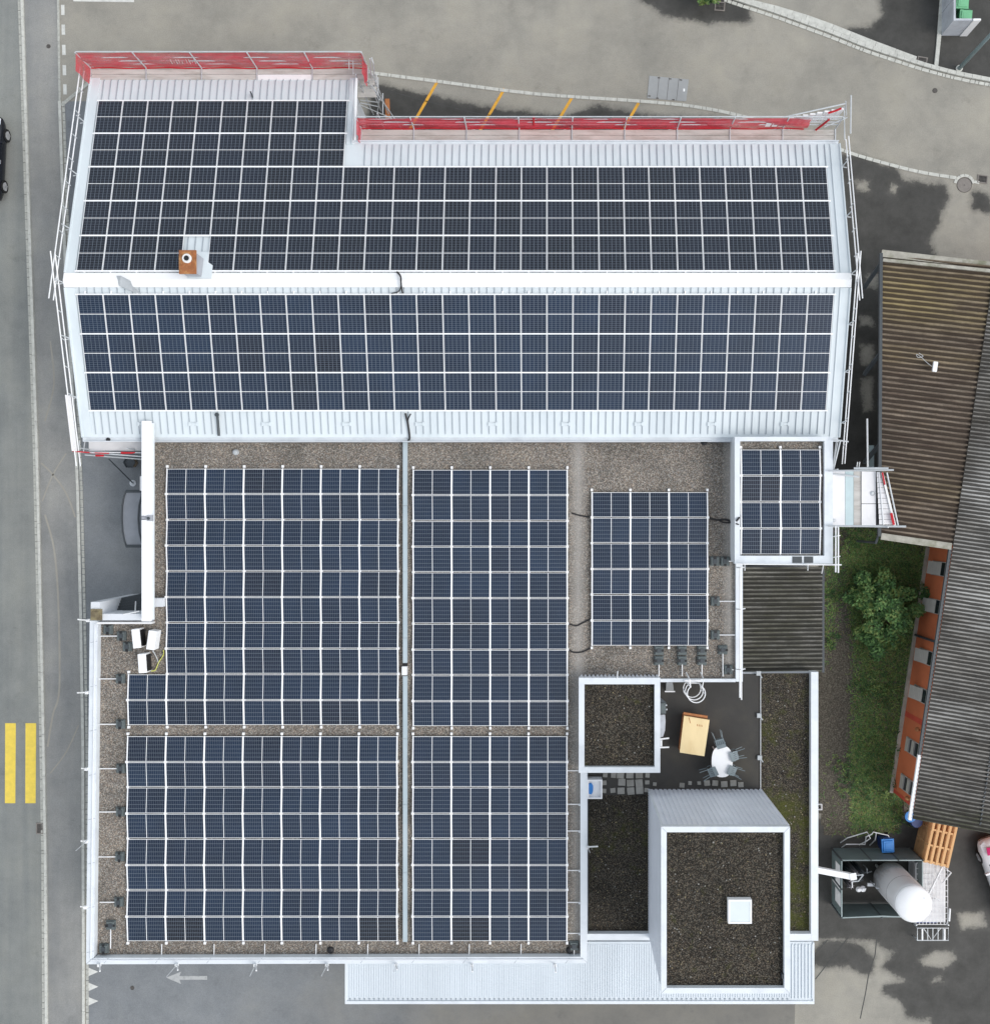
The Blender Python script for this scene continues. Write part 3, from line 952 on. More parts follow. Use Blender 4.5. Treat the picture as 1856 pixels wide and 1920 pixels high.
# chimney
cx, cy = X(352, 7.2), Y(491, 7.2)
ch = thing('chimney', 'square chimney with rusty cap and white round flue beside the ridge', 'chimney', (cx, cy, zn(cy)))
part('stack', 'chim', ch, lambda m: m.box(cx - .3, cx + .3, cy - .42, cy + .42, 5.95, 7.12))
part('cap', 'rust', ch, lambda m: (m.box(cx - .36, cx + .36, cy - .5, cy + .5, 7.12, 7.2), m.box(cx - .28, cx - .25, cy - .2, cy + .38, 7.2, 7.24), m.box(cx + .22, cx + .25, cy - .2, cy + .38, 7.2, 7.24)))
fl = part('flue', 'flue', ch, lambda m: (m.lathe((cx, cy + .13, 7.2), [(.19, 0), (.2, .1), (.17, .13), (.12, .12)], 20)), smooth=False)
part('opening', 'black', fl, lambda m: m.lathe((cx, cy + .13, 7.2), [(.11, 0.125), (.11, .135)], 16))
part('flashing', 'metal_roof', ch, lambda m: m.slab([(cx - .3, cy - .6, zn(cy - .6) + .09) if cy - .6 > YR else (cx - .3, cy - .5, ZR + .16), (cx + .72, cy - .5, ZR + .13), (cx + .72, cy + .75, zn(cy + .75) + .09), (cx - .3, cy + .75, zn(cy + .75) + .09)], 0.02))

setp(part('vent_pipe', 'dark_metal', None, lambda m: (m.tube([P(411, 817, 4.56), P(409, 790, 4.72), P(408, 779, 4.86)], 0.06, 8), m.lathe(P(408, 778, 4.8), [(.09, 0), (.09, .12)], 10)), origin=P(411, 817, 4.5)),
     'grey overflow pipe with black end lying on lower south roof slope', 'pipe')
sp_ = MB()
pts = [(219, 517), (224, 536), (236, 542), (247, 546), (263, 549), (258, 544), (248, 536), (246, 527), (229, 518)]
sp_.slab([(X(a, 6.3), Y(b, 6.3), (zn(Y(b, 6.3)) if Y(b, 6.3) > YR else zs(Y(b, 6.3))) + .14 + .03 * ((i * 7) % 3)) for i, (a, b) in enumerate(pts)], 0.02)
setp(sp_.build('plastic_sheet', 'sheet', origin=P(240, 530, 6.3)), 'crumpled grey plastic sheet lying across the white ridge cap', 'sheet')

# ------------------------------------------------------------------ flat gravel roof building in front of the hall
ZF = 3.9
ann = thing('flat_roofed_building', 'long low building with grey gravel flat roof and white edge, covered by solar panels', 'building', (-6, -8, 0))
foot = [(X(187, 4), Y(1158, 4)), (X(178, 4), Y(1800, 4)), (X(1092, 4), Y(1800, 4)), (X(1092, 4), Y(1276, 4)), (X(1384, 4), Y(1276, 4)), (X(1384, 4), YS - .02), (X(288, 4), YS - .02), (X(288, 4), Y(1158, 4))]
part('wall', 'wall', ann, lambda m: m.prism(foot, 0, 3.85))
gv = [(X(184, ZF), Y(1166, ZF)), (X(176, ZF), Y(1797, ZF)), (X(1090, ZF), Y(1797, ZF)), (X(1090, ZF), Y(1276, ZF)), (X(1381, ZF), Y(1276, ZF)), (X(1381, ZF), YS - .2), (X(289, ZF), YS - .2), (X(289, ZF), Y(1166, ZF))]
part('gravel_roof', 'gravel', ann, lambda m: m.prism(gv, 3.853, ZF))
ZC = 4.25
def coping_run(m, a, b, c, d, z0=3.7, z1=ZC):
    """coping between px corner points (outer a-b, inner c-d)"""
    A_, B_, C_, D_ = [P(*q, z1) for q in (a, b, c, d)]
    m.hexa([(p[0], p[1], z0) for p in (A_, B_, C_, D_)], [A_, B_, C_, D_])
part('coping', 'coping', ann, lambda m: coping_run(m, (169, 1164), (162, 1807), (177, 1795), (184, 1164)))
part('coping', 'coping', ann, lambda m: coping_run(m, (162, 1808), (1101, 1806), (1088, 1794), (177.3, 1796)))
part('coping', 'coping', ann, lambda m: coping_run(m, (1101, 1805.5), (1101, 1448), (1088, 1448), (1088, 1793.6)))
part('coping_lip', 'wall', ann, lambda m: (m.tube([P(178.5, 1170, 4.27), P(170.5, 1797, 4.27)], 0.035), m.tube([P(171, 1800, 4.27), P(1094, 1799, 4.27)], 0.035)))
part('coping', 'coping', ann, lambda m: (coping_run(m, (1392, 1056), (1392, 1278), (1379, 1278), (1379, 1056), 3.6, 4.1)))
part('coping', 'coping', ann, lambda m: (coping_run(m, (1238, 1279), (1378.6, 1279), (1378.6, 1273), (1238, 1273), 3.6, 4.1)))
part('coping', 'coping', ann, lambda m: (coping_run(m, (1376, 825), (1376, 1056), (1383, 1056), (1383, 825), 3.7, 4.15)))
part('coping_joint', 'seam_metal', ann, lambda m: ([m.beam(P(163.5 + 7 * (1 - (py - 1170) / 630), py, ZC + .003), P(176.5 + 7 * (1 - (py - 1170) / 630), py - 3, ZC + .003), .018, .006) for py in range(1205, 1790, 83)] +
     [m.beam(P(px, 1806, ZC + .003), P(px + 8, 1796, ZC + .003), .018, .006) for px in range(196, 1080, 96)] + [m.beam(P(162.5, 1807.5, ZC + .003), P(177, 1795.5, ZC + .003), .012, .006)]))
# high white screen wall on the street side
scr = part('screen_wall', 'wall', ann, lambda m: (m.box(X(268, 4.85), -17.97, Y(1163, 4.85), Y(792, 4.85), 0, 4.68)))
part('wall_cap', 'ridge', scr, lambda m: (m.box(X(266, 4.85), X(283, 4.85), Y(1165, 4.85), Y(975, 4.85), 4.683, 4.85), m.box(X(266, 4.85), X(283, 4.85), Y(967, 4.85), Y(789, 4.85), 4.683, 4.85)))
part('wall_cap', 'coping', scr, lambda m: (m.box(X(283.4, 4.78), X(289, 4.78), Y(1162, 4.78), Y(793, 4.78), 4.683, 4.76)))
part('cap_joint', 'chim', scr, lambda m: (m.box(X(266, 4.8), X(283, 4.8), Y(974, 4.8), Y(968, 4.8), 4.683, 4.8), m.box(X(277, 4.85), X(287, 4.85), Y(977, 4.85), Y(966, 4.85), 4.765, 4.9)))
part('cap_outlet', 'dark_metal', scr, lambda m: m.lathe(P(279, 972, 4.9), [(.07, .001), (.07, .02)], 12))
part('overflow_box', 'wall', ann, lambda m: (m.box(X(287.5, 4.4), X(305, 4.4), Y(1138, 4.4), Y(1122, 4.4), 3.91, 4.35)))
part('downpipe', 'white_tube', scr, lambda m: m.box(X(263, 4.5), X(269, 4.5), Y(920, 4.5), Y(893, 4.5), 0.1, 4.5))
# portal wall at the forecourt's lower end
por = part('portal_wall', 'wall', ann, lambda m: (m.box(X(188, 4.4), X(265.5, 4.4), Y(1163, 4.4), Y(1151, 4.4), 0, 4.4)))
pil = part('pillar', 'wall', ann, lambda m: (m.box(X(170, 4.6), X(187, 4.6), Y(1160, 4.6), Y(1129, 4.6), 0, 4.55)))
part('pillar_cap', 'pilcap', pil, lambda m: (m.box(X(171, 4.6), X(192, 4.6), Y(1163, 4.6), Y(1142, 4.6), 4.555, 4.62), m.box(X(175, 4.6), X(187, 4.6), Y(1159, 4.6), Y(1147, 4.6), 4.621, 4.66)))
part('portal_bracket', 'white_tube', por, lambda m: (m.tube([P(255, 1128, 3.2), P(254, 1150, 4.3)], 0.03), m.tube([P(232, 1152, 4.43), P(262, 1146, 4.43)], 0.025)))
part('portal_rail', 'white_tube', ann, lambda m: m.box(X(182, 4.3), X(285, 4.3), Y(1170, 4.3), Y(1166.5, 4.3), 3.91, 4.3))
gt = thing('roller_gate', 'dark ribbed roller gate beneath the white portal wall beside the square pillar', 'gate', P(228, 1140, 1.5))
part('curtain', 'dark_metal', gt, lambda m: [m.beam(P(193 + i * 2, 1131 + i * 4, 2.2 + i * .12), P(266, 1116 + i * 5.5, 2.2 + i * .12), 0.16, 0.1) for i in range(6)])
part('gate_post', 'dark_metal', gt, lambda m: m.box(X(195, 3.3), X(203, 3.3), Y(1149, 3.3), Y(1142, 3.3), 0.02, 3.3))
# curved entrance canopy
ec = thing('entrance_canopy', 'curved smoked glass canopy with dark frame over the street side entrance', 'canopy', P(250, 972, 2.5))
outl = [(237, 921), (233, 930), (230, 948), (229, 972), (230.5, 996), (234, 1014), (237, 1023)]
inn = [(258, 921), (262, 930), (260, 950), (259, 972), (260, 996), (263, 1014), (266, 1023)]
part('glass', 'awning', ec, lambda m: m.slab([P(a, b, 2.8) for a, b in outl] + [P(268, 1023, 2.8), P(268, 921, 2.8)], 0.03))
part('frame', 'dark_metal', ec, lambda m: (m.tube([P(a, b, 2.82) for a, b in outl], 0.04), m.tube([P(237, 921, 2.82), P(268, 921, 2.82)], 0.07), m.tube([P(237, 1024, 2.82), P(268, 1024, 2.82)], 0.07),
                                           m.tube([P(267, 926, 2.86), P(261.5, 948, 2.86), P(260, 972, 2.86), P(261.5, 996, 2.86), P(267, 1018, 2.86)], 0.04)))
pl_ = thing('planter', 'dark hexagonal planter under the red netted corner scaffold', 'planter', P(251, 868, 0))
part('pot', 'dark_metal', pl_, lambda m: m.lathe(P(251, 868, 0.012), [(.22, 0), (.3, .55), (.26, .55), (.24, .48)], 6))
part('soil', 'bark', pl_, lambda m: m.lathe(P(251, 868, 0.42), [(.235, 0), (.2, .07)], 6))

# metal cable tray on the flat roof
tr = thing('cable_tray', 'long pale metal cable tray between the left and middle solar arrays', 'cable tray', P(759, 1300, ZF))
def tray(m, y0, y1, z1=0.2):
    m.box(X(755.5, 4.1), X(763.5, 4.1), Y(y1, 4.1), Y(y0, 4.1), ZF, ZF + z1)
for i, (a, b) in enumerate(((826, 948), (948.5, 1072), (1072.5, 1196), (1196.5, 1243), (1268, 1385), (1385.5, 1508), (1508.5, 1636), (1636.5, 1766))):
    part('tray_cover', 'duct', tr, lambda m: tray(m, a, b, 0.2 + 0.005 * (i % 2)))
part('tray_opening', 'black', tr, lambda m: tray(m, 1244, 1249, 0.17))
part('junction_box', 'white_tube', tr, lambda m: m.box(X(753.5, 4.2), X(763, 4.2), Y(1266, 4.2), Y(1250, 4.2), ZF, ZF + .3))

# raised flat roofed box in the angle of the hall
bx = thing('raised_roof_block', 'tall white edged block with eight solar panels in the angle of the hall', 'building', (11, 1, 0))
ZB = 5.4
def ring(m, x0, x1, y0, y1, wl, wr, wt, wb, z0, z1):
    """parapet frame; px box at z1, widths in px"""
    a, b, c, d = X(x0, z1), X(x1, z1), Y(y1, z1), Y(y0, z1)
    k = (H - z1) / F
    m.box(a, b, c, c + wb * k, z0, z1)
    m.box(a, b, d - wt * k, d, z0, z1)
    m.box(a, a + wl * k, c + wb * k, d - wt * k, z0, z1)
    m.box(b - wr * k, b, c + wb * k, d - wt * k, z0, z1)
part('wall', 'wall', bx, lambda m: m.box(X(1380, ZB), X(1558, ZB), Y(1055, ZB), Y(822, ZB), 0, 5.05))
part('gravel_roof', 'gravel', bx, lambda m: m.box(X(1384, ZB), X(1552, ZB), Y(1050, ZB), Y(826, ZB), 5.053, 5.1))
part('coping', 'coping', bx, lambda m: ring(m, 1377, 1561, 819, 1057, 10, 16, 8, 15, 5.053, ZB))
part('coping_repair', 'dark_metal', bx, lambda m: (m.box(X(1485, 5.42), X(1503, 5.42), Y(1055.5, 5.42), Y(1043.5, 5.42), 5.403, 5.42), m.box(X(1507, 5.42), X(1524, 5.42), Y(1055.5, 5.42), Y(1043.5, 5.42), 5.403, 5.42)))
# small roof box
sb = thing('roof_hatch_block', 'small square white edged gravel roof block beside the dark terrace', 'building', (4, -10, 0))
part('wall', 'tower', sb, lambda m: m.box(X(1087, 4.8), X(1236, 4.8), Y(1446, 4.8), Y(1274, 4.8), 0, 4.5))
part('corrugated_front', 'tower', sb, lambda m: [m.lathe((X(1087, 4.8) + .1 + i * .18, Y(1273, 4.8), 3.9), [(.06, 0), (.06, .78)], 8) for i in range(20)])
part('gravel_roof', 'gravel_dark', sb, lambda m: m.box(X(1090, 4.7), X(1233, 4.7), Y(1444, 4.7), Y(1276, 4.7), 4.503, 4.55))
part('coping', 'coping', sb, lambda m: ring(m, 1085, 1237.5, 1271, 1449, 10.5, 10.5, 12, 10.5, 4.503, 4.8))
part('guard_bracket', 'white_tube', sb, lambda m: m.tube([P(1157, 1272, 4.82), P(1157.5, 1259, 4.5)], 0.03))

# terrace building: deck, gravel strips, parapets, canopy
ZD = 3.4
ter = thing('terrace_building', 'low building with dark roof terrace, mossy gravel strips and ribbed white canopy', 'building', (8, -15, 0))
part('wall', 'wall', ter, lambda m: m.box(X(1102, ZD), X(1531, ZD), Y(1762, ZD), Y(1262, ZD), 0, 3.3))
part('terrace_deck', 'deck', ter, lambda m: (m.prism(PL([(1103, 1279), (1103, 1491), (1425, 1491), (1425, 1264), (1393, 1264), (1393, 1279)], ZD), 3.303, ZD)))
def mossy(name, px0, px1, py0, py1, z, mk):
    x0, x1, y0, y1 = X(px0, z), X(px1, z), Y(py1, z), Y(py0, z)
    o = grid_mesh(name, np.arange(x0, x1 + .05, .1), np.arange(y0, y1 + .05, .1), z, 'gravel_dark', {'moss': mk})
    o.data.transform(Matrix.Translation(-ORG[ter.name]))
    o.parent = ter
    ORG[o.name] = ORG[ter.name]
    return o
mossy('gravel_strip', 1103, 1222, 1491.5, 1752, 3.42, lambda x, y: 0.16 * np.exp(-((y - Y(1530)) / 1.3) ** 2) + 0.1 * np.exp(-((y - Y(1740)) / .8) ** 2) - 0.03)
mossy('gravel_strip', 1425.5, 1522, 1264, 1752, 3.42, lambda x, y: 0.08 + 0.2 * np.clip((Y(1330) - y) / 12, 0, 1) + 0.06 * np.sin(y * 1.7))
part('deck_edge', 'galv', ter, lambda m: m.box(X(1424.6, ZD), X(1425.8, ZD), Y(1480, ZD), Y(1266, ZD), 3.38, 3.45))
part('coping', 'coping', ter, lambda m: (m.box(X(1520, 3.75), X(1533.5, 3.75), Y(1764, 3.75), Y(1260, 3.75), 3.31, 3.75)))
part('coping', 'coping', ter, lambda m: (m.box(X(1101, 3.75), X(1230, 3.75), Y(1763, 3.75), Y(1751, 3.75), 3.31, 3.75), m.box(X(1478, 3.75), X(1519.8, 3.75), Y(1764, 3.75), Y(1751, 3.75), 3.31, 3.75)))
cn = part('canopy', 'canopy', ter, lambda m: (m.box(X(648, 3.3), X(1100, 3.3), Y(1880, 3.3), -20.36, 3.1, 3.3), m.box(X(1100, 3.3), X(1525, 3.3), Y(1880, 3.3), Y(1766, 3.3), 3.1, 3.3)))
def ribs(m):
    x = X(652, 3.3)
    while x < X(1480, 3.3):
        y1 = -20.38 if x < X(1101, 3.3) else Y(1770, 3.3)
        m.beam((x, Y(1870, 3.3), 3.31), (x, y1, 3.31), 0.045, 0.05)
        x += 0.113
    while x < X(1523, 3.3):
        m.beam((x, Y(1872, 3.3), 3.32), (x, Y(1770, 3.3), 3.32), 0.06, 0.07)
        x += 0.155
part('canopy_ribs', 'canopy', cn, ribs)
part('canopy_gutter', 'coping', cn, lambda m: (m.box(X(647.5, 3.3), X(1525.5, 3.3), Y(1881.5, 3.3), Y(1876, 3.3), 3.05, 3.36), m.box(X(647.5, 3.3), X(651, 3.3), Y(1875.8, 3.3), -20.38, 3.05, 3.36), m.box(X(1523, 3.3), X(1525.5, 3.3), Y(1875.8, 3.3), Y(1766.5, 3.3), 3.05, 3.36)))
part('canopy_drain', 'seam_metal', cn, lambda m: [m.box(X(a, 3.3), X(b, 3.3), Y(1874.4, 3.3), Y(1871.5, 3.3), 3.315, 3.35) for a, b in [(q, q + 2.2) for q in range(656, 1478, 9)]])
part('column', 'white_tube', ter, lambda m: [m.lathe((X(px, 2), Y(1866, 3), 0), [(.09, 0), (.09, 3.095)], 10) for px in (665, 850, 1060, 1270, 1505)])

# stair tower
ZT = 9.0
tw = thing('stair_tower', 'tall silver clad stair tower with dark gravel roof and square skylight', 'tower', (7, -16, 0))
x0, x1, y0, y1 = X(1241, ZT), X(1478.5, ZT), Y(1860.5, ZT), Y(1552, ZT)
part('cladding', 'tower', tw, lambda m: (m.box(x0, x1, y0, y1, 0.0, 8.7)))
def cladribs(m):
    x = x0 + .07
    while x < x1 - .02:
        m.box(x, x + .13, y1, y1 + .035, 3.4, 8.69)
        x += .2085
    y = y0 + .05
    while y < y1 - .05:
        m.box(x0 - .012, x0, y, y + .05, 3.4, 8.69)
        y += .11
part('cladding_ribs', 'tower', tw, cladribs)
part('corner_trim', 'coping', tw, lambda m: (m.box(x0 - .02, x0 + .06, y1 + .001, y1 + .05, 3.4, 8.69)))
part('gravel_roof', 'gravel_dark', tw, lambda m: m.box(x0 + .04, x1 - .04, y0 + .04, y1 - .04, 8.703, 8.76))
part('coping', 'coping', tw, lambda m: ring(m, 1239, 1480.5, 1550, 1863, 10.5, 10.5, 10.5, 10.5, 8.703, ZT))
part('corner_seam', 'seam_metal', tw, lambda m: [m.beam(P(a, b, ZT + .004), P(c, d, ZT + .004), .012, .006) for a, b, c, d in ((1239.5, 1550.5, 1249, 1560), (1480, 1550.5, 1470.5, 1560), (1239.5, 1862.5, 1249, 1853), (1480, 1862.5, 1470.5, 1853))])
slt = part('skylight', 'ridge', tw, lambda m: ring(m, 1365, 1409, 1687, 1732, 3, 3, 3, 3, 8.762, 9.05))
part('skylight_glass', 'skyglass', slt, lambda m: m.box(X(1367.8, 9.05), X(1406.2, 9.05), Y(1729.2, 9.05), Y(1689.8, 9.05), 8.9, 9.03))
part('roof_outlet', 'dark_metal', tw, lambda m: (m.box(X(1466, 9), X(1469, 9), Y(1836, 9), Y(1828, 9), 8.761, 8.95), m.box(x1 + .001, x1 + .1, Y(1838, 8), Y(1829, 8), 7.9, 8.1)))
part('wall_lamp', 'white_tube', tw, lambda m: (m.tube([(x1, Y(1727, 8.4), 4.4), (x1 + .35, Y(1727, 8.4), 4.5), (x1 + .5, Y(1727, 8.4), 4.45)], 0.025), m.lathe((x1 + .55, Y(1726.5, 8.4), 4.36), [(.02, 0), (.1, .04), (.1, .14), (.04, .18)], 12)))

def pebbles(parent, x0, x1, y0, y1, z, n, mats):
    m = MB()
    for _ in range(n):
        m.m = random.randrange(len(mats))
        sz = random.uniform(.025, .06)
        m.obox((random.uniform(x0, x1), random.uniform(y0, y1), z), (sz, sz * random.uniform(.5, 1), sz * .5), random.uniform(0, 3))
    o = m.build('loose_stones', mats, parent)
    o['kind'] = 'stuff'
PEB = ['bark', 'pilcap', 'bark', 'paver', 'pilcap', 'iron']
pebbles(tw, x0 + .3, x1 - .3, y0 + .3, y1 - .3, 8.762, 300, PEB)
pebbles(sb, X(1098, 4.6), X(1224, 4.6), Y(1436, 4.6), Y(1286, 4.6), 4.552, 170, PEB)
pebbles(ter, X(1108, ZD), X(1212, ZD), Y(1745, ZD), Y(1500, ZD), 3.422, 260, PEB)
pebbles(ter, X(1430, ZD), X(1516, ZD), Y(1745, ZD), Y(1270, ZD), 3.422, 330, PEB)

# lean-to shed with corrugated roof
def corrugated(name, mat, parent, o, u, v, lu, lv, z0, z1, pitch, amp, clip=None, seg=6, patch=None, nu=1, moss=None):
    """corrugations run along u; o = corner, u/v unit xy vectors, z0->z1 along u"""
    n = int(lv / pitch * seg)
    vs, gr, pt = [], [], []
    cols = np.linspace(0, lv, n + 1)
    fs = []
    for i, t in enumerate(cols):
        ph = t / pitch * 2 * math.pi
        dz = amp * math.cos(ph)
        ua, ub = (0, lu) if clip is None else clip(t)
        for k in range(nu + 1):
            a = ua + (ub - ua) * k / nu
            z = z0 + (z1 - z0) * a / lu + dz
            vs.append((o[0] + u[0] * a + v[0] * t, o[1] + u[1] * a + v[1] * t, z))
            gr.append((0.5 - 0.5 * math.cos(ph)) ** .55)
            pt.append(patch(a, t) if patch else 0.0)
    q = nu + 1
    for i in range(n):
        for k in range(nu):
            fs.append((q * i + k, q * i + k + 1, q * i + q + k + 1, q * i + q + k))
    m = MB()
    m.add(vs, fs)
    ob = m.build(name, mat, parent, recalc=False)
    a = ob.data.attributes.new('groove', 'FLOAT', 'POINT')
    a.data.foreach_set('value', np.array(gr, np.float32))
    a = ob.data.attributes.new('moss', 'FLOAT', 'POINT')
    vl = max(lv, .01)
    a.data.foreach_set('value', np.array([moss(i // (nu + 1) / n * lv) if moss else 0.0 for i in range(len(pt))], np.float32))
    a = ob.data.attributes.new('patch', 'FLOAT', 'POINT')
    a.data.foreach_set('value', np.array(pt, np.float32))
    if ob.data.polygons and ob.data.polygons[0].normal.z < 0:
        ob.data.flip_normals()
    md = ob.modifiers.new('thickness', 'SOLIDIFY')
    md.thickness = 0.02
    md.offset = -1
    return ob


sh = thing('lean_to_shed', 'lean-to shed with dark mossy corrugated roof below the raised block', 'shed', (12, -5, 0))
sx0, sx1, sy0, sy1 = X(1390, 3.0), X(1541, 2.7), Y(1258, 2.8), Y(1063, 2.8)
part('wall', 'wall', sh, lambda m: m.box(sx0 + .1, sx1 - .2, sy0 + .1, sy1 - .05, 0, 2.55))
corrugated('corrugated_roof', 'shed_roof', sh, (sx0, sy0), (1, 0), (0, 1), sx1 - sx0, sy1 - sy0, 3.0, 2.7, 0.2, 0.035, None, 8, lambda u, v: .6 * math.exp(-((v - .3) / .5) ** 2) + .35, 6, lambda t: .3)
part('gutter', 'dark_metal', sh, lambda m: m.beam((sx1 + .06, sy0 - .1, 2.62), (sx1 + .06, sy1, 2.62), .1, .1))

# ------------------------------------------------------------------ old corrugated-roof brick building on the right
TH = R(8.47)
UU, VV = (math.cos(TH), -math.sin(TH)), (math.sin(TH), math.cos(TH))
OS = (16.48, -13.85)
def W(u, v, z): return (OS[0] + UU[0] * u + VV[0] * v, OS[1] + UU[1] * u + VV[1] * v, z)
def gz(u): return 4.2 + 0.17 * u
ob_ = thing('old_brick_building', 'old orange rendered building with weathered corrugated roofs on the right', 'building', W(4, 10, 0))
part('wall', 'brick', ob_, lambda m: m.hexa([W(.5, .15, 0), W(11, .15, 0), W(11, 24.8, 0), W(.5, 24.8, 0)], [W(.5, .15, 4.15), W(11, .15, 4.15), W(11, 24.8, 4.15), W(.5, 24.8, 4.15)]))
part('plinth', 'plinth', ob_, lambda m: m.hexa([W(.34, .1, 0), W(.498, .1, 0), W(.498, 12.3, 0), W(.34, 12.3, 0)], [W(.34, .1, .16), W(.498, .1, .16), W(.498, 12.3, .16), W(.34, 12.3, .16)]))
part('downpipe', 'dark_metal', ob_, lambda m: m.tube([W(.42, 7.95, .1), W(.42, 7.95, 3.9), W(.15, 7.95, 4.1)], 0.06, 8))
for v0, v1 in ((3.95, 4.2), (0.15, .32)):
    part('red_band', 'redband', ob_, lambda m: m.hexa([W(.49, v0, .17), W(.499, v0, .17), W(.499, v1, .17), W(.49, v1, .17)], [W(.49, v0, 4.1), W(.499, v0, 4.1), W(.499, v1, 4.1), W(.49, v1, 4.1)]))
for i, v0 in enumerate((11.35, 9.55, 7.1, 5.3, 2.75, 0.95)):
    hw = .31
    bx4 = lambda m, u0, u1, va, vb, za, zb: m.hexa([W(u0, va, za), W(u1, va, za), W(u1, vb, za), W(u0, vb, za)], [W(u0, va, zb), W(u1, va, zb), W(u1, vb, zb), W(u0, vb, zb)])
    wn = part('window', 'blind', ob_, lambda m: (bx4(m, .44, .499, v0 - hw - .03, v0 - hw, 1.0, 2.6), bx4(m, .44, .499, v0 + hw, v0 + hw + .03, 1.0, 2.6), bx4(m, .44, .499, v0 - hw, v0 + hw, 2.53, 2.6)))
    part('pane', 'darkglass', wn, lambda m: bx4(m, .47, .498, v0 - hw, v0 + hw, 1.0, 2.53))
    if i < 4:
        part('blind', 'blind', wn, lambda m: [m.hexa([W(.468 - .03 * k, v0 - hw, 1.98 - k * .145), W(.468 - .03 * k, v0 + hw, 1.98 - k * .145), W(.468 - .03 * k - .075, v0 + hw, 1.83 - k * .145), W(.468 - .03 * k - .075, v0 - hw, 1.83 - k * .145)], [W(.468 - .03 * k, v0 - hw, 2.0 - k * .145), W(.468 - .03 * k, v0 + hw, 2.0 - k * .145), W(.468 - .03 * k - .07, v0 + hw, 1.86 - k * .145), W(.468 - .03 * k - .07, v0 - hw, 1.86 - k * .145)]) for k in range(7)])
    else:
        for z in ((1.05, 1.75) if i == 4 else (1.1, 1.9)):
            part('blind', 'blind', wn, lambda m: bx4(m, .4, .469, v0 - hw, v0 + hw, z, z + .32))
    part('sill', 'plinth', wn, lambda m: bx4(m, .42, .498, v0 - hw - .04, v0 + hw + .04, .95, .999))
for v0 in (3.75, .5):
    part('wall_lantern', 'rust', ob_, lambda m: (m.beam(W(.3, v0, 2.6), W(.49, v0, 2.75), .06, .06), m.lathe(W(.28, v0, 2.4), [(.05, 0), (.11, .08), (.09, .24), (.02, .3)], 8)))
corrugated('corrugated_roof', 'grey_roof', ob_, W(0, 0, 0)[:2], UU, VV, 12, 25.3, gz(0), gz(12), 0.177, 0.035, None, 8, lambda u, v: min(1.0, 1.1 * math.exp(-((u - 1.2) / 1.6) ** 2 - ((v - 10.3) / 2.0) ** 2) + 1.2 * math.exp(-((u - 1.4) / 1.3) ** 2 - ((v - 15.0) / 1.9) ** 2) + 0.5 * math.exp(-((v - 4.5) / 2.0) ** 2) + .12), 24, lambda t: max(0.0, 1.1 - t / 1.3))
# lower brown roof
def bclip(t):
    # west edge runs straight north; t measured from v=12.5
    return (-3.1 - (t / 12.7) * 1.75, 0.12)
def bz(u): return 4.12 + .16 * u
n_ = int(12.75 / .2 * 6)
corrugated('corrugated_roof', 'brown_roof', ob_, W(0, 12.5, 0)[:2], UU, VV, 1.0, 12.75, bz(0), bz(1), 0.24, 0.045, bclip, 8, lambda u, t: min(1.0, 1.3 * math.exp(-((t - 11.0) / 1.1) ** 2) + .45 * math.exp(-((t - 8.2) / .5) ** 2) + .25 * math.exp(-((t - 2.2) / .8) ** 2)), 6, lambda t: .12)
part('roof_joint', 'dark_metal', ob_, lambda m: [m.beam(W(2.8, v, gz(2.8) + .02), W(2.85, v + .12, gz(2.85) + .02), .05, .06) for v in np.arange(0.3, 25, 0.2)])
part('ridge_flashing', 'flash', ob_, lambda m: (m.beam(W(-4.9, 25.3, bz(-4.9) + .03), W(12, 25.3, gz(12) - .7), .32, .1), m.beam(W(-4.8, 25.0, bz(-4.8) + .04), W(9, 25.0, bz(9) + .15), .14, .1)))
part('eave_flashing', 'flash', ob_, lambda m: (m.beam(W(-3.1, 12.42, bz(-3.1) + .02), W(-.05, 12.42, bz(0) + .02), .3, .1)))
part('gutter', 'dark_metal', ob_, lambda m: (m.beam(W(-.08, 2.9, 4.1), W(-.08, 12.35, 4.1), .13, .12)))
part('gutter', 'white_tube', ob_, lambda m: (m.beam(W(-.08, -.1, 4.1), W(-.08, 2.88, 4.1), .14, .12)))
part('gutter', 'dark_metal', ob_, lambda m: (m.beam(W(-3.18, 12.4, bz(-3.1)), W(-4.93, 25.3, bz(-4.85)), .14, .16), m.tube([W(-3.2, 12.5, bz(-3.1) - .05), W(-3.15, 12.1, bz(-3.1) - .4), W(-3.1, 12.1, .3)], .06)))
for py in (505, 672, 842):
    y = Y(py, 3.2)
    part('roof_strut', 'dark_metal', ob_, lambda m: m.beam((X(1621, 2.0), y - .55, 1.9), (X(1652, 3.4), y + .25, 3.3), .16, .2))
part('support_wall', 'plinth', ob_, lambda m: m.hexa([W(-.4, 12.8, 0), W(-.2, 12.8, 0), W(-.2, 25, 0), W(-.4, 25, 0)], [W(-.4, 12.8, 3.9), W(-.2, 12.8, 3.9), W(-.2, 25, 3.9), W(-.4, 25, 3.9)]))
wb = thing('white_roof_sensor', 'small white box with a looped wire lying on the brown corrugated roof', 'box', P(1751, 688, 4.0))
part('case', 'table', wb, lambda m: m.obox(P(1751, 688, 4.03), (.2, .46, .12), R(-8)), bevel=.02)
part('wire', 'galv', wb, lambda m: m.tube(curve_pts([P(1746, 687, 4.06), P(1735, 678, 4.06), P(1728, 671, 4.06), P(1718, 664, 4.06), P(1720, 670, 4.06), P(1730, 668, 4.06), P(1722, 662, 4.06)], 4), 0.012, 5))

# ------------------------------------------------------------------ solar panels
PW, PLN = 1.108, 1.668


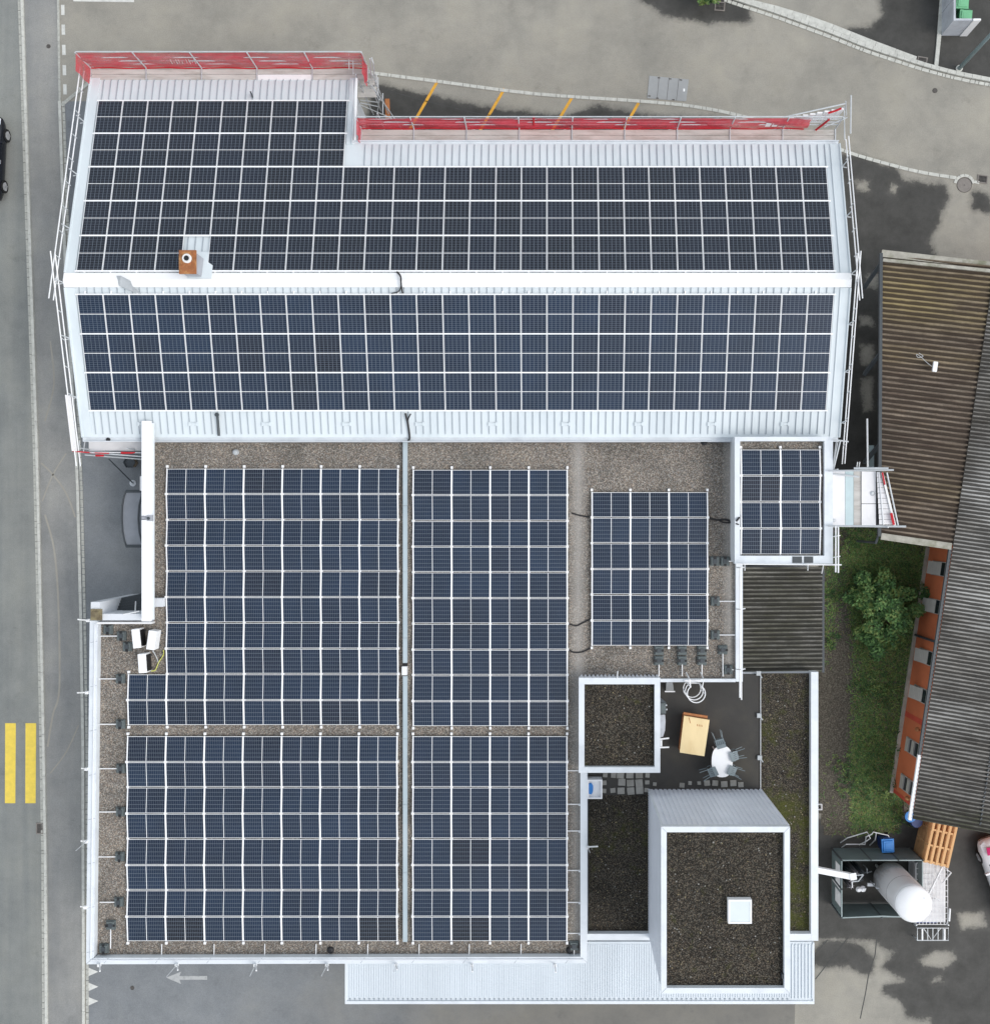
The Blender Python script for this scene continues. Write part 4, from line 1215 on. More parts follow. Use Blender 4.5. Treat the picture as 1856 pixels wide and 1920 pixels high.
def make_panel(first_label):
    t = thing('solar_panel', first_label, 'solar panel')
    b = .018
    m = MB()
    hw, hl = PW / 2, PLN / 2
    m.box(-hw, hw, -hl, -hl + b, -.035, 0)
    m.box(-hw, hw, hl - b, hl, -.035, 0)
    m.box(-hw, -hw + b, -hl + b, hl - b, -.035, 0)
    m.box(hw - b, hw, -hl + b, hl - b, -.035, 0)
    m.build('frame', 'frame', t)
    m = MB()
    m.add([(-hw + b, -hl + b, -.004), (hw - b, -hl + b, -.004), (hw - b, hl - b, -.004), (-hw + b, hl - b, -.004)], [(0, 1, 2, 3)])
    m.add([(-hw + b, -hl + b, -.01), (hw - b, -hl + b, -.01), (hw - b, hl - b, -.01), (-hw + b, hl - b, -.01)], [(3, 2, 1, 0)])
    g = m.build('glass', 'cell', t, recalc=False)
    uvl = g.data.uv_layers.new(name='UVMap')
    for i, uv in enumerate([(0, 0), (1, 0), (1, 1), (0, 1), (0, 1), (1, 1), (1, 0), (0, 0)]):
        uvl.data[i].uv = uv
    return t


ORD = ['first', 'second', 'third', 'fourth', 'fifth', 'sixth', 'seventh', 'eighth', 'ninth', 'tenth', 'eleventh', 'twelfth', 'thirteenth', 'fourteenth', 'fifteenth', 'sixteenth', 'seventeenth', 'eighteenth', 'nineteenth',
       'twentieth', '21st', '22nd', '23rd', '24th', '25th', '26th', '27th', '28th', '29th']
SLOTS = []          # (matrix, label)


def slot(c, ex, ey, sx, sy, label):
    """ex = direction of the panel's short side, ey = long side"""
    ex, ey = Vector(ex).normalized(), Vector(ey).normalized()
    ez = ex.cross(ey).normalized()
    M_ = Matrix(((ex.x * sx, ey.x * sy, ez.x, c[0]), (ex.y * sx, ey.y * sy, ez.y, c[1]), (ex.z * sx, ey.z * sy, ez.z, c[2]), (0, 0, 0, 1)))
    q = []
    for a, b in ((-PW / 2, -PLN / 2), (PW / 2, -PLN / 2), (PW / 2, PLN / 2), (-PW / 2, PLN / 2)):
        p = M_ @ Vector((a, b, 0))
        q.append((p.x * F / (H - p.z), p.y * F / (H - p.z)))
    ar = abs(sum(q[i][0] * q[(i + 1) % 4][1] - q[(i + 1) % 4][0] * q[i][1] for i in range(4))) / 2
    SLOTS.append((M_, label, ar))


CP = 1.1285
CX0 = -20.33
zoff = 0.12
def slope_rows(y0, pitch, zf, rows, sgn, tag):
    for r, cols in enumerate(rows):
        yc = y0 + pitch * (r + .5)
        for c in cols:
            xc = CX0 + CP * (c + .5)
            rr = len(rows) - r if sgn > 0 else r + 1
            slot((xc, yc, zf(yc) + zoff), (1, 0, 0), (0, 1, (zf(yc + 1) - zf(yc))), 1.0, 1.0, f'solar panel, {ORD[rr - 1]} row from ridge, {ORD[c]} column from left, {tag}')
RS = [range(29)] * 3
slope_rows(4.512, 1.634, zs, RS, 1, 'white south roof slope')
RN = [[c for c in range(29) if c != 4], range(29), range(29), range(10), range(10)]
slope_rows(10.415, 1.648, zn, RN, -1, 'white north roof slope')

# mounting rails on the metal roof
mnt = thing('roof_panel_mount', 'white rails holding the solar panels on the south metal slope', 'panel mount', (-4, 6, zs(6)))
for r in range(4):
    y = 4.512 + 1.634 * r
    part('rail', 'rail', mnt, lambda m: (m.beam((CX0 - .08, y, zs(y) + .075), (CX0 + CP * 29 + .08, y, zs(y) + .075), .065, .06), [m.box(CX0 + CP * (k + .3) - .03, CX0 + CP * (k + .3) + .03, y - .02, y + .16, zs(y + .1) + .02, zs(y + .1) + .06) for k in range(29)] if r == 3 else None))
mnt2 = thing('roof_panel_mount', 'white rails holding the solar panels on the north metal slope', 'panel mount', (-4, 14, zn(14)))
for r in range(6):
    y = 10.415 + 1.648 * r
    xe = CX0 + CP * (29 if r < 4 else 10)
    segs = [(CX0 - .08, xe + .08)] if r else [(CX0 - .08, CX0 + CP * 4), (CX0 + CP * 5, xe + .08)]
    part('rail', 'rail', mnt2, lambda m: [(m.beam((a, y, zn(y) + .075), (b, y, zn(y) + .075), .065, .06)) for a, b in segs] + ([m.box(CX0 + CP * (k + .3) - .03, CX0 + CP * (k + .3) + .03, y - .16, y + .02, zn(y - .1) + .03, zn(y - .1) + .07) for k in range(29) if k not in (3, 4)] if r == 0 else []))

# arrays on the flat roofs: low-tilt, alternating ridge and valley
FX, FY = 1.7457, 1.1655
def array(px_l, py_t, cols, rows, zb, tag, lab, skip=None, fx=FX, fy=FY):
    zl, zh = zb + .14, zb + .235
    x_l, y_t = X(px_l, zb + .18), Y(py_t, zb + .18)
    mt = thing('flat_roof_panel_mount', lab, 'panel mount', (x_l + cols * fx / 2, y_t - rows * fy / 2, zb))
    for r in range(rows):
        up = (r % 2 == 0)
        yc = y_t - fy * (r + .5) + (-.003 if up else .003)
        tz = (zh - zl) / fy
        for c in range(cols):
            if skip and skip(r, c):
                continue
            xc = x_l + fx * (c + .5)
            slot((xc, yc, (zl + zh) / 2), (0, 1, -tz if up else tz), (-1, 0, 0), 1.122 / PW, 1.705 / PLN, f'solar panel, {ORD[r]} row from top, {ORD[c]} column from left, {tag}')
    # zigzag rails on every column line, with white feet
    for c in range(cols + 1):
        x = x_l + fx * c
        r0 = next(r for r in range(rows) if not (skip and skip(r, min(c, cols - 1)) and (c == 0 or skip(r, c - 1))))
        def zig(m):
            for r in range(r0, rows):
                a, b = (zl, zh) if r % 2 == 0 else (zh, zl)
                m.beam((x, y_t - fy * r, a - .03), (x, y_t - fy * (r + 1), b - .03), .04, .05)
            for r in range(r0, rows + 1):
                y = y_t - fy * r
                z = zl if r % 2 == 0 else zh
                ex = .1 if r in (r0, rows) else .05
                if r == r0:
                    m.box(x - .05, x + .05, y + .03, y + .14, z - .12, z - .01)
                elif r == rows:
                    m.box(x - .05, x + .05, y - .14, y - .03, z - .12, z - .01)
                else:
                    m.box(x - .06, x + .06, y - .05, y + .05, zb, z + (.012 if r % 2 else -.02))
        part('rail', 'rail', mt, zig)
    return mt


array(240.5, 878, 7, 10, ZF, 'upper left gravel roof array', 'zigzag white rails carrying the upper left solar array on the gravel roof', lambda r, c: c == 0 and r < 8)
array(239, 1380, 7, 8, ZF, 'lower left gravel roof array', 'zigzag white rails carrying the lower left solar array on the gravel roof')
array(774.5, 880, 4, 10, ZF, 'upper middle gravel roof array', 'zigzag white rails carrying the upper middle solar array on the gravel roof')
array(774, 1380, 4, 8, ZF, 'lower middle gravel roof array', 'zigzag white rails carrying the lower middle solar array on the gravel roof')
array(1109.5, 922, 3, 6, ZF, 'small three column array', 'zigzag white rails carrying the small three column solar array')
array(1389, 842, 2, 4, 5.1, 'two column raised block array', 'zigzag white rails carrying the two column array on the raised block')

SLOTS.sort(key=lambda s: -s[2])
first = make_panel(SLOTS[0][1])
for i, (M_, label, ar) in enumerate(SLOTS[:300]):
    o = first if i == 0 else dup(first, (0, 0, 0), None, label)
    o['label'] = label
    o['group'] = 'solar panels on the roofs'
    o.matrix_world = M_
# the remaining, smaller-looking panels as one object
REST = SLOTS[300:]
m = MB()
tones, uvs = [], []
b = .018
hw, hl = PW / 2, PLN / 2
for M_, label, ar in REST:
    tn = random.uniform(0.01, 0.13)  # dark range paints the north slope's dimmer sky reflection into the glass
    def tb(x0, x1, y0, y1, z0, z1):
        k = len(m.v)
        m.box(x0, x1, y0, y1, z0, z1)
        m.v[k:] = [tuple(M_ @ Vector(p)) for p in m.v[k:]]
    m.m = 0
    k0 = len(m.f)
    tb(-hw, hw, -hl, -hl + b, -.035, 0)
    tb(-hw, hw, hl - b, hl, -.035, 0)
    tb(-hw, -hw + b, -hl + b, hl - b, -.035, 0)
    tb(hw - b, hw, -hl + b, hl - b, -.035, 0)
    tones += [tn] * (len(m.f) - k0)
    uvs += [(0, 0)] * (4 * (len(m.f) - k0))
    m.m = 1
    m.add([tuple(M_ @ Vector(p)) for p in ((-hw + b, -hl + b, -.004), (hw - b, -hl + b, -.004), (hw - b, hl - b, -.004), (-hw + b, hl - b, -.004))], [(0, 1, 2, 3)])
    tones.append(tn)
    uvs += [(0, 0), (1, 0), (1, 1), (0, 1)]
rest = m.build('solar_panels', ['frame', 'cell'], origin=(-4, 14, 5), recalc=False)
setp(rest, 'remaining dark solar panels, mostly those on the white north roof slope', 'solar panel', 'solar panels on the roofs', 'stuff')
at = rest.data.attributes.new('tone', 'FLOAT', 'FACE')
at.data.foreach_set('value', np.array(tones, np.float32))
uvl = rest.data.uv_layers.new(name='UVMap')
uvl.data.foreach_set('uv', np.array(uvs, np.float32).ravel())

# ------------------------------------------------------------------ scaffolding
def rails3(m, a, b, zs_, r=.025):
    for dz in zs_:
        m.tube([(a[0], a[1], a[2] + dz), (b[0], b[1], b[2] + dz)], r, 6)


def net(mb, path, z0, z1, nz=5, step=0.35, amp=.05, sag=.1):
    """a strip of netting along an xy path"""
    pts = []
    for a, b in zip(path[:-1], path[1:]):
        L = math.hypot(b[0] - a[0], b[1] - a[1])
        k = max(2, int(L / step))
        for i in range(k):
            t = i / k
            pts.append((a[0] + (b[0] - a[0]) * t, a[1] + (b[1] - a[1]) * t, math.atan2(b[1] - a[1], b[0] - a[0])))
    pts.append((*path[-1], pts[-1][2]))
    vs = []
    for i, (x, y, an) in enumerate(pts):
        s0 = sag * (0.5 + 0.5 * math.sin(i * 1.3) * math.sin(i * .37 + 1))
        s1 = sag * .8 * (0.5 + 0.5 * math.sin(i * .9 + 2) * math.sin(i * .29))
        for j in range(nz + 1):
            t = j / nz
            off = amp * math.sin(i * .7 + j * 1.1) * math.sin(math.pi * t) + random.uniform(-.012, .012)
            vs.append((x - math.sin(an) * off, y + math.cos(an) * off, z0 - s0 + (z1 - s1 - z0 + s0) * t))
    n = nz + 1
    fs = []
    for i in range(len(pts) - 1):
        for j in range(nz):
            fs.append((i * n + j, (i + 1) * n + j, (i + 1) * n + j + 1, i * n + j + 1))
    mb.add(vs, fs)
    return mb


def scaffold_run(label, x0, x1, yin, yout, zdeck, z0, z1, bay, pinks=()):
    t = thing('scaffold', label, 'scaffold', ((x0 + x1) / 2, yout, 0))
    n = max(1, round((x1 - x0) / bay))
    for i in range(n):
        a, b = x0 + (x1 - x0) * i / n + .03, x0 + (x1 - x0) * (i + 1) / n - .03
        mid = (yin + yout) / 2
        part('plank', 'plank_pink' if i in pinks else ('plank_white' if (i * 5) % 7 == 1 else 'plank'), t, lambda m: m.box(a, b, yin, mid - .008, zdeck, zdeck + .05))
        part('plank', 'plank_pink' if i in pinks else 'plank', t, lambda m: m.box(a, b, mid + .008, yout - .02, zdeck, zdeck + .05))
    for i in range(n + 1):
        x = x0 + (x1 - x0) * i / n
        part('standard', 'galv', t, lambda m: (m.tube([(x, yout + .03, 0.02), (x, yout + .03, z1 + .06)], .03, 8), m.tube([(x, yin + .03, 0.02), (x, yin + .03, zdeck - .03)], .03, 8), m.beam((x, yin, zdeck + .075), (x, yout, zdeck + .075), .05, .04)))
    part('guard_rail', 'galv', t, lambda m: rails3(m, (x0, yout + .09, z0), (x1, yout + .09, z0), (.25, .55, .9, z1 - z0), .026))
    part('brace', 'galv', t, lambda m: [m.tube([(x0 + (x1 - x0) * i / n, yout + .1, zdeck - (2.0 if i % 2 else 0.0)), (x0 + (x1 - x0) * (i + 1) / n, yout + .1, zdeck - (0.0 if i % 2 else 2.0))], .025, 6) for i in range(n)])
    return t


# north-west run
nwx0, nwx1 = X(170, 3.75), X(686, 4.2)
nw = scaffold_run('scaffold with red netting along the upper left eave of the metal roof', nwx0, nwx1, 19.75, 20.25, 3.62, 3.75, 5.2, 2.55)
nb = MB()
net(nb, [(nwx0, YX - .35), (nwx0, 20.3), (nwx1, 20.3), (nwx1, YX - .45)], 3.78, 5.22, amp=.07)
nb.build('safety_net', 'net', nw, recalc=False)
part('net_edge', 'netrope', nw, lambda m: (m.tube(curve_pts([(nwx0 + i * (nwx1 - nwx0) / 14, 20.27, 3.7 + .06 * math.sin(i * 2.1)) for i in range(15)], 2), .03, 5)))
part('net_lettering', 'white_paint', nw, lambda m: [m.beam((nwx0 + 3.95 + i * .12 + (.1 if i > 4 else 0), 20.2, 4.3 + .1 * (i % 2)), (nwx0 + 4.0 + i * .12 + (.1 if i > 4 else 0), 20.2, 4.72 - .12 * (i % 3 == 1)), .022, .01) for i in range(9)])
part('lamp_arm', 'galv', nw, lambda m: (m.tube([P(697, 108, 5.2), P(700, 118, 5.0), P(703, 150, 3.4)], .03), m.tube([P(694, 110, 5.2), P(697, 150, 3.6)], .03)))
part('pipe_end', 'galv', nw, lambda m: (m.tube([(X(655, 4.4), 19.9, 4.4), (X(655, 4.4), 20.6, 4.5)], .02), m.tube([(X(662, 4.4), 19.7, 4.3), (X(662, 4.4), 20.4, 4.4)], .02)))

# stair scaffold in the inner corner
stc = thing('corner_scaffold', 'tube scaffold tower in the roof corner between the two red netted runs', 'scaffold', P(695, 190, 0))
for px, py in ((672, 150), (703, 150), (672, 222), (712, 222)):
    part('standard', 'galv', stc, lambda m: m.tube([(X(px, 4), Y(py, 4), .02), (X(px, 4), Y(py, 4), 4.6)], .03, 8))
part('plank', 'plank', stc, lambda m: m.box(X(672, 3.2), X(703, 3.2), Y(161, 3.2), Y(148, 3.2), 3.2, 3.25))
part('plank', 'plank', stc, lambda m: m.box(X(672, 2.6), X(707, 2.6), Y(183, 2.6), Y(163, 2.6), 2.6, 2.65))
part('plank', 'wood_edge', stc, lambda m: m.obox(P(727, 205, .04), (.22, 1.0, .06), R(2)))
part('brace', 'galv', stc, lambda m: (m.tube([P(697, 160, 4.4), P(754, 243, .3)], .03), m.tube([P(676, 188, 2.2), P(712, 192, 2.2)], .025), m.tube([P(676, 193, 2.0), P(710, 200, 2.0)], .025), m.tube([P(674, 196, 2.6), P(735, 222, .4)], .025),
                                      m.tube([P(675, 165, 3.3), P(690, 152, 4.2)], .022), m.tube([P(703, 168, 3.5), P(711, 190, 2.8)], .025), m.tube([P(712, 186, 2.8), P(706, 222, .6)], .025)))
part('guard_rail', 'galv', stc, lambda m: (m.tube([P(706, 138, 3.6), P(706, 160, 3.6)], .025), m.tube([P(709, 145, 3.2), P(709, 180, 3.2)], .025), m.tube([P(718, 175, 1.6), P(718, 215, 1.6)], .025)))
part('edge_beam', 'white_tube', stc, lambda m: (m.beam(P(669, 147, 4.5), P(666, 262, 4.95), .09, .06), m.beam(P(662, 150, 4.3), P(664, 224, 4.7), .05, .05)))

# north-east run
nex0, nex1 = X(672, 5), X(1574, 5)
ne = scaffold_run('scaffold with red netting along the upper right eave of the metal roof', nex0, nex1, 16.72, 17.26, 4.22, 4.35, 5.5, 2.42, pinks=(3, 4, 5, 7))
nb = MB()
net(nb, [(nex0, YN + .1), (nex0, 17.3), (nex1 - 1.3, 17.3)], 4.32, 5.48, amp=.1)
nb.build('safety_net', 'net', ne, recalc=False)
part('net_edge', 'netrope', ne, lambda m: (m.tube(curve_pts([(nex0 + i * (nex1 - nex0 - 1.4) / 18, 17.28, 4.3 + .07 * math.sin(i * 2.7)) for i in range(19)], 2), .03, 5)))
part('net_bunch', 'netrope', ne, lambda m: m.tube([(X(1001, 5), 17.36, 5.45), (X(1000, 5), 17.34, 4.9), (X(1001, 5), 17.3, 4.25)], .05, 6))
part('net_bunch', 'netrope', ne, lambda m: (m.tube([(X(1550, 5), 17.3, 5.3), (X(1546, 5), 17.3, 4.8), (X(1536, 5), 17.2, 4.35)], .05, 6)))
part('slotted_panel', 'plank_white', ne, lambda m: [m.box(nex1 - 3.2 + i * .3, nex1 - 3.2 + i * .3 + .22, 17.33 + .035 * max(0, i - 1), 17.4 + .035 * max(0, i - 1), 4.4, 5.0 + .055 * i) for i in range(11)])
part('outrigger', 'galv', ne, lambda m: (m.tube([P(1468, 220, 5.4), P(1585, 194, 5.8)], .03), m.tube([P(1510, 218, 5.2), P(1580, 202, 5.4)], .026), m.tube([P(1585, 190, 5.9), P(1586, 216, 5.0)], .03), m.tube([P(1595, 179, 6.2), P(1594, 250, 4.8)], .035),
                                         m.tube([P(1582, 200, 5.4), P(1583, 262, 4.4)], .03), m.tube([P(1545, 238, 5.0), P(1588, 220, 5.3)], .025)))
part('end_net', 'netrope', ne, lambda m: m.tube([P(1552, 212, 5.4), P(1565, 208, 5.5), P(1577, 203, 5.6)], .05, 6))

# gable guard rails
def gable(label, x, sgn):
    t = thing('gable_guard_rail', label, 'guard rail', (x, YR, 0))
    ya, yb = (YS - 1.3, YX + .2) if sgn < 0 else (YS - 1.2, YN + .1)
    for dz in (.35, .75):
        part('rail', 'white_tube', t, lambda m: m.tube([(x, ya, zs(ya) + dz), (x, YR + 1.0, zs(YR + 1.0) + dz)], .027, 8))
        part('rail', 'white_tube', t, lambda m: m.tube([(x + sgn * .07, YR - 1.0, zn(YR - 1.0) + dz), (x + sgn * .07, yb, zn(yb) + dz)], .027, 8))
    for y in ((5.1, 7.6, 9.9, 12.4, 15.0, 17.6) if sgn < 0 else (4.0, 6.2, 8.2, 10.3, 13.0, 15.4)):
        z = zn(y) if y > YR else zs(y)
        part('post', 'galv', t, lambda m: (m.tube([(x - sgn * .08, y, z - 1.2), (x - sgn * .08, y, z + .8)], .026, 8), m.tube([(x - sgn * .5, y + .12, z - .15), (x + sgn * .12, y - .05, z + .02)], .025, 6)))
    for y in np.arange(ya + .8, yb, 1.15):
        z = zn(y) if y > YR else zs(y)
        part('rung', 'galv', t, lambda m: m.beam((x, y, z + .35), (x, y + .05, z + .75), .03, .03))
    return t
gl = gable('white tube guard rail along the left gable edge of the metal roof', -20.95, -1)
gr_ = gable('white tube guard rail along the right gable edge of the metal roof', 13.22, 1)
part('toe_board', 'plank_white', gl, lambda m: m.hexa([(-20.98, 2.7, zs(2.7) + .55), (-20.92, 2.7, zs(2.7) + .55), (-20.92, 5.1, zs(5.1) + .55), (-20.98, 5.1, zs(5.1) + .55)], [(-20.98, 2.7, zs(2.7) + .95), (-20.92, 2.7, zs(2.7) + .95), (-20.92, 5.1, zs(5.1) + .95), (-20.98, 5.1, zs(5.1) + .95)]))

# south-west corner scaffold over the forecourt
sw = thing('scaffold', 'short scaffold platform with red net remnants at the lower left roof corner', 'scaffold', P(205, 845, 0))
part('plank', 'plank_white', sw, lambda m: m.box(X(168, 3.6), X(266, 3.6), Y(845, 3.6), Y(826, 3.6), 3.6, 3.65))
part('toe_board', 'plank_white', sw, lambda m: m.beam(P(150, 848, 3.9), P(266, 849, 3.75), .04, .18))
part('guard_rail', 'galv', sw, lambda m: (m.tube([P(137, 846, 4.7), P(266, 856, 4.4)], .025), m.tube([P(150, 826, 4.2), P(148, 848, 4.2)], .025), m.tube([P(160, 826, 4.0), P(157, 848, 4.0)], .025), m.tube([P(160, 853, 3.4), P(266, 861, 3.4)], .03)))
part('net_remnant', 'netrope', sw, lambda m: (m.tube([P(137, 846, 4.75), P(175, 849, 4.6), P(205, 850, 4.6)], .03, 5), m.tube([P(228, 849, 4.4), P(248, 849, 4.5), P(254, 848, 4.5)], .06, 5, .02), m.tube([P(180, 854, 4.5), P(195, 854, 4.5)], .05, 5)))
part('standard', 'galv', sw, lambda m: [m.tube([(X(px, 3.6), Y(843, 3.6), .02), (X(px, 3.6), Y(843, 3.6), 4.6)], .03, 8) for px in (170, 255)])
part('brace', 'dark_metal', sw, lambda m: m.tube([P(205, 861, 3.2), P(250, 906, .06)], .03))
part('base_foot', 'galv', sw, lambda m: m.lathe(P(250, 906, .013), [(.16, 0), (.16, .03), (.08, .06), (.05, .15)], 12))

# east platform scaffold over the alley
ep = thing('platform_scaffold', 'scaffold platform of white boards beside the raised block over the alley', 'scaffold', P(1620, 935, 0))
def pboard(a, b, y0, y1, z, mat, sk=0.0):
    part('plank', mat, ep, lambda m: m.hexa([P(a, y1, z - .05), P(b + sk, y1, z - .05), P(b, y0, z - .05), P(a, y0, z - .05)], [P(a, y1, z), P(b + sk, y1, z), P(b, y0, z), P(a, y0, z)]))
for a, b, mat in ((1556, 1583.5, 'plank_white'), (1584, 1599.5, 'plank_blue'), (1600, 1613.5, 'plank')):
    pboard(a, b, 884, 985, 5.15, mat)
for y0, y1 in ((884, 944), (945, 985)):
    pboard(1614.5, 1641.5, y0, y1, 5.2, 'plank_white')
part('ladder_board', 'plank_white', ep, lambda m: [m.hexa([P(1643 + i * .5, 894.3 + i * 9.9, 5.3), P(1651 + i * 2.7, 894.3 + i * 9.9, 5.3), P(1651 + i * 2.7 - 2.5, 885 + i * 9.9, 5.3), P(1643 + i * .5, 885 + i * 9.9, 5.3)],
                                                     [P(1643 + i * .5, 894.3 + i * 9.9, 5.34), P(1651 + i * 2.7, 894.3 + i * 9.9, 5.34), P(1651 + i * 2.7 - 2.5, 885 + i * 9.9, 5.34), P(1643 + i * .5, 885 + i * 9.9, 5.34)]) for i in range(10)])
part('ladder_backing', 'black', ep, lambda m: m.hexa([P(1643, 984, 5.2), P(1672, 984, 5.2), P(1649, 886, 5.2), P(1643, 886, 5.2)], [P(1643, 984, 5.22), P(1672, 984, 5.22), P(1649, 886, 5.22), P(1643, 886, 5.22)]))
part('ladder_stile', 'white_tube', ep, lambda m: (m.beam(P(1647, 886, 5.37), P(1656, 984, 5.37), .04, .04), m.beam(P(1653, 886, 5.4), P(1677, 985, 5.4), .09, .05)))
part('red_stripe', 'netrope', ep, lambda m: (m.beam(P(1653.5, 886, 5.46), P(1658, 909, 5.46), .06, .05), m.beam(P(1670, 962, 5.46), P(1675, 984, 5.46), .1, .05)))
part('guard_rail', 'galv', ep, lambda m: (m.tube([P(1551, 883, 5.5), P(1675, 881, 6.3)], .04), m.tube([P(1600, 878, 6.0), P(1665, 878, 6.4)], .05), m.tube([P(1551, 986, 5.5), P(1698, 987, 6.3)], .045), m.tube([P(1662, 886, 5.8), P(1683, 985, 5.8)], .035), m.tube([P(1557, 888, 5.35), P(1610, 894, 5.35)], .045)))
part('standard', 'galv', ep, lambda m: [m.tube([(X(px, 5), Y(py, 5), .03), (X(px, 5), Y(py, 5), z)], .03, 8) for px, py, z in ((1563, 881, 5.6), (1640, 880, 6.3), (1563, 988, 5.6), (1646, 988, 6.3))])
part('knob', 'galv', ep, lambda m: (m.lathe(P(1635, 925, 5.21), [(.12, 0), (.06, .06)], 7), m.lathe(P(1563, 976, 5.16), [(.09, 0), (.05, .06)], 7)))
part('corner_brace', 'galv', ep, lambda m: (m.tube([P(1575, 826, 5.9), P(1562, 880, 5.3)], .035), m.tube([P(1570, 828, 4.4), P(1560, 880, 4.6)], .025), m.tube([P(1567, 828, 3.6), P(1560, 880, 4.4)], .025), m.tube([P(1560, 824, 5.6), P(1590, 828, 5.6)], .035)))
part('stair_board', 'plank_blue', ep, lambda m: m.box(X(1629, 1.8), X(1638, 1.8), Y(880, 1.8), Y(835, 1.8), 1.75, 1.8))
part('upright', 'galv', ep, lambda m: (m.beam(P(1625, 785, 3.3), P(1626, 880, 3.3), .07, .07), m.tube([P(1607, 866, 4.4), P(1605, 880, 4.4)], .025), m.tube([P(1611, 866, 4.4), P(1609, 880, 4.4)], .025)))
# double rail down the block's east and the shed's west side
vr = thing('guard_rail', 'double white tube rail standing beside the lean-to shed roof', 'guard rail', P(1388, 1190, 4))
part('rail', 'white_tube', vr, lambda m: (m.tube([P(1386.5, 1062, 4.6), P(1386.5, 1308, 4.6)], .035), m.tube([P(1389, 1062, 5.0), P(1389.5, 1312, 5.0)], .035)))
part('post', 'white_tube', vr, lambda m: [m.tube([P(1381, py, 4.12), P(1388, py + .5, 5.0), P(1397, py - 1, 5.05)], .028) for py in (1064, 1142, 1255)])
vr2 = thing('guard_rail', 'double white tube rail at the right edge of the raised block', 'guard rail', P(1568, 1030, 4))
part('rail', 'white_tube', vr2, lambda m: (m.tube([P(1566, 986, 5.6), P(1566, 1073, 5.6)], .035), m.tube([P(1571, 988, 6.0), P(1571, 1074, 6.0)], .035), m.tube([P(1380, 1057.5, 5.62), P(1577, 1059, 5.62)], .03)))
part('post', 'white_tube', vr2, lambda m: ([m.tube([P(1562, py + 2, 5.2), P(1574, py, 6.0)], .025) for py in (1004, 1043)] + [m.tube([P(px, 1058, 5.4), P(px, 1069, 6.2)], .025) for px in (1396, 1514)] + [m.tube([P(1543, 1060, 5.4), P(1540, 1075, 4.2)], .025)]))

# ------------------------------------------------------------------ roof clutter: guard posts, counterweights, cables, vents
def guard_post(base, top, z0, z1, brace=None):
    t = thing('guard_post', POST_L, 'guard post', P(*base, z0), 'guard posts on the flat roof edge')
    part('tube', 'white_tube', t, lambda m: m.tube([P(*base, z0), P(*top, z1)], .032, 8))
    part('clamp', 'white_tube', t, lambda m: m.obox(P(*base, z0 - .1), (.13, .13, .14)))
    if brace:
        part('brace', 'galv', t, lambda m: m.tube([P(*base, z1 - .1), P(*brace, z0 - .6)], .022, 6))
    return t
for base, top, br, lb in (((167, 1163), (147, 1161.5), None, 'white guard post at the left roof edge beside the square pillar'),
                          ((165, 1298), (146, 1299), None, 'white guard post on left coping beside the topmost roof counterweights'),
                          ((164, 1441), (154, 1441), None, 'white guard post on left roof edge above the lower crossing stripes'),
                          ((163, 1577), (153, 1577), (143, 1595), 'white guard post on left roof edge with a slanting brace'),
                          ((162, 1700), (152, 1700), None, 'white guard post on left roof edge nearest the lower corner'),
                          ((188, 1808), (188, 1821), None, 'white guard post on bottom roof edge nearest the left corner'),
                          ((333, 1808), (334, 1819), (313, 1831), 'braced white guard post on bottom roof edge above the painted arrow'),
                          ((480, 1808), (481, 1820), (469, 1830), 'braced white guard post on bottom roof edge right of the painted arrow'),
                          ((614, 1808), (615, 1819), (603, 1830), 'braced white guard post on bottom roof edge just left of the canopy'),
                          ((743, 1808), (745, 1818), (739, 1822), 'braced white guard post on bottom roof edge above the canopy left end'),
                          ((885, 1808), (886, 1822), (885, 1822), 'guard post at bottom roof edge over middle of the ribbed canopy'),
                          ((1040, 1808), (1042, 1823), None, 'guard post at bottom roof edge over the canopy near the gravel corner'),
                          ((1101, 1588), (1120, 1587), (1106, 1599), 'white guard post beside the dark gravel strip and stair tower')):
    POST_L = lb
    guard_post(base, top, 4.3, 5.2, br)


def counterweight(px, py, ang, n, rod, label, z=ZF):
    """dark ballast blocks with a white arm; ang = direction of arm (photo degrees, 0 = left, 90 = down)"""
    c = P(px, py, z)
    t = thing('roof_counterweight', label, 'counterweight', c, 'ballast blocks of the roof edge protection')
    dx, dy = {0: (-1, 0), 90: (0, -1), 180: (1, 0)}[ang]
    for i in range(n):
        bx_, by_ = c[0] - dx * i * .46, c[1] - dy * i * .46
        bl = part('block', 'ballast', t, lambda m: (m.obox((bx_, by_, z), (.42, .42, .1)), m.obox((bx_, by_, z + .101), (.34, .34, .06)), ), bevel=0.012)
        part('grip', 'black', bl, lambda m: m.obox((bx_ + dy * .16, by_ + dx * .16, z + .162), (.12, .12, .02)))
        part('grip', 'black', bl, lambda m: m.obox((bx_ - dy * .17, by_ - dx * .17, z + .162), (.1, .1, .02)))
        part('plate', 'dark_metal', bl, lambda m: m.obox((bx_, by_, z + .162), (.18, .18, .03)))
    if rod:
        part('arm', 'white_tube', t, lambda m: m.tube([(c[0] + dx * .16, c[1] + dy * .16, z + .1), (c[0] + dx * (.2 + rod), c[1] + dy * (.2 + rod), z + .12)], .026, 6))
    return t
counterweight(205, 1180, 0, 1, 0, 'dark ballast block without arm tucked under the white portal rail')
counterweight(230, 1192, 0, 1, .75, 'dark ballast block with arm beside the three air conditioners')
counterweight(241, 1212, 0, 1, 0, 'dark ballast block without arm touching another block beside air conditioners')
counterweight(228, 1272, 0, 1, .75, 'ballast block at the top left corner of the wide array rows')
counterweight(228, 1357, 0, 1, .75, 'ballast block level with the gravel walkway between left arrays')
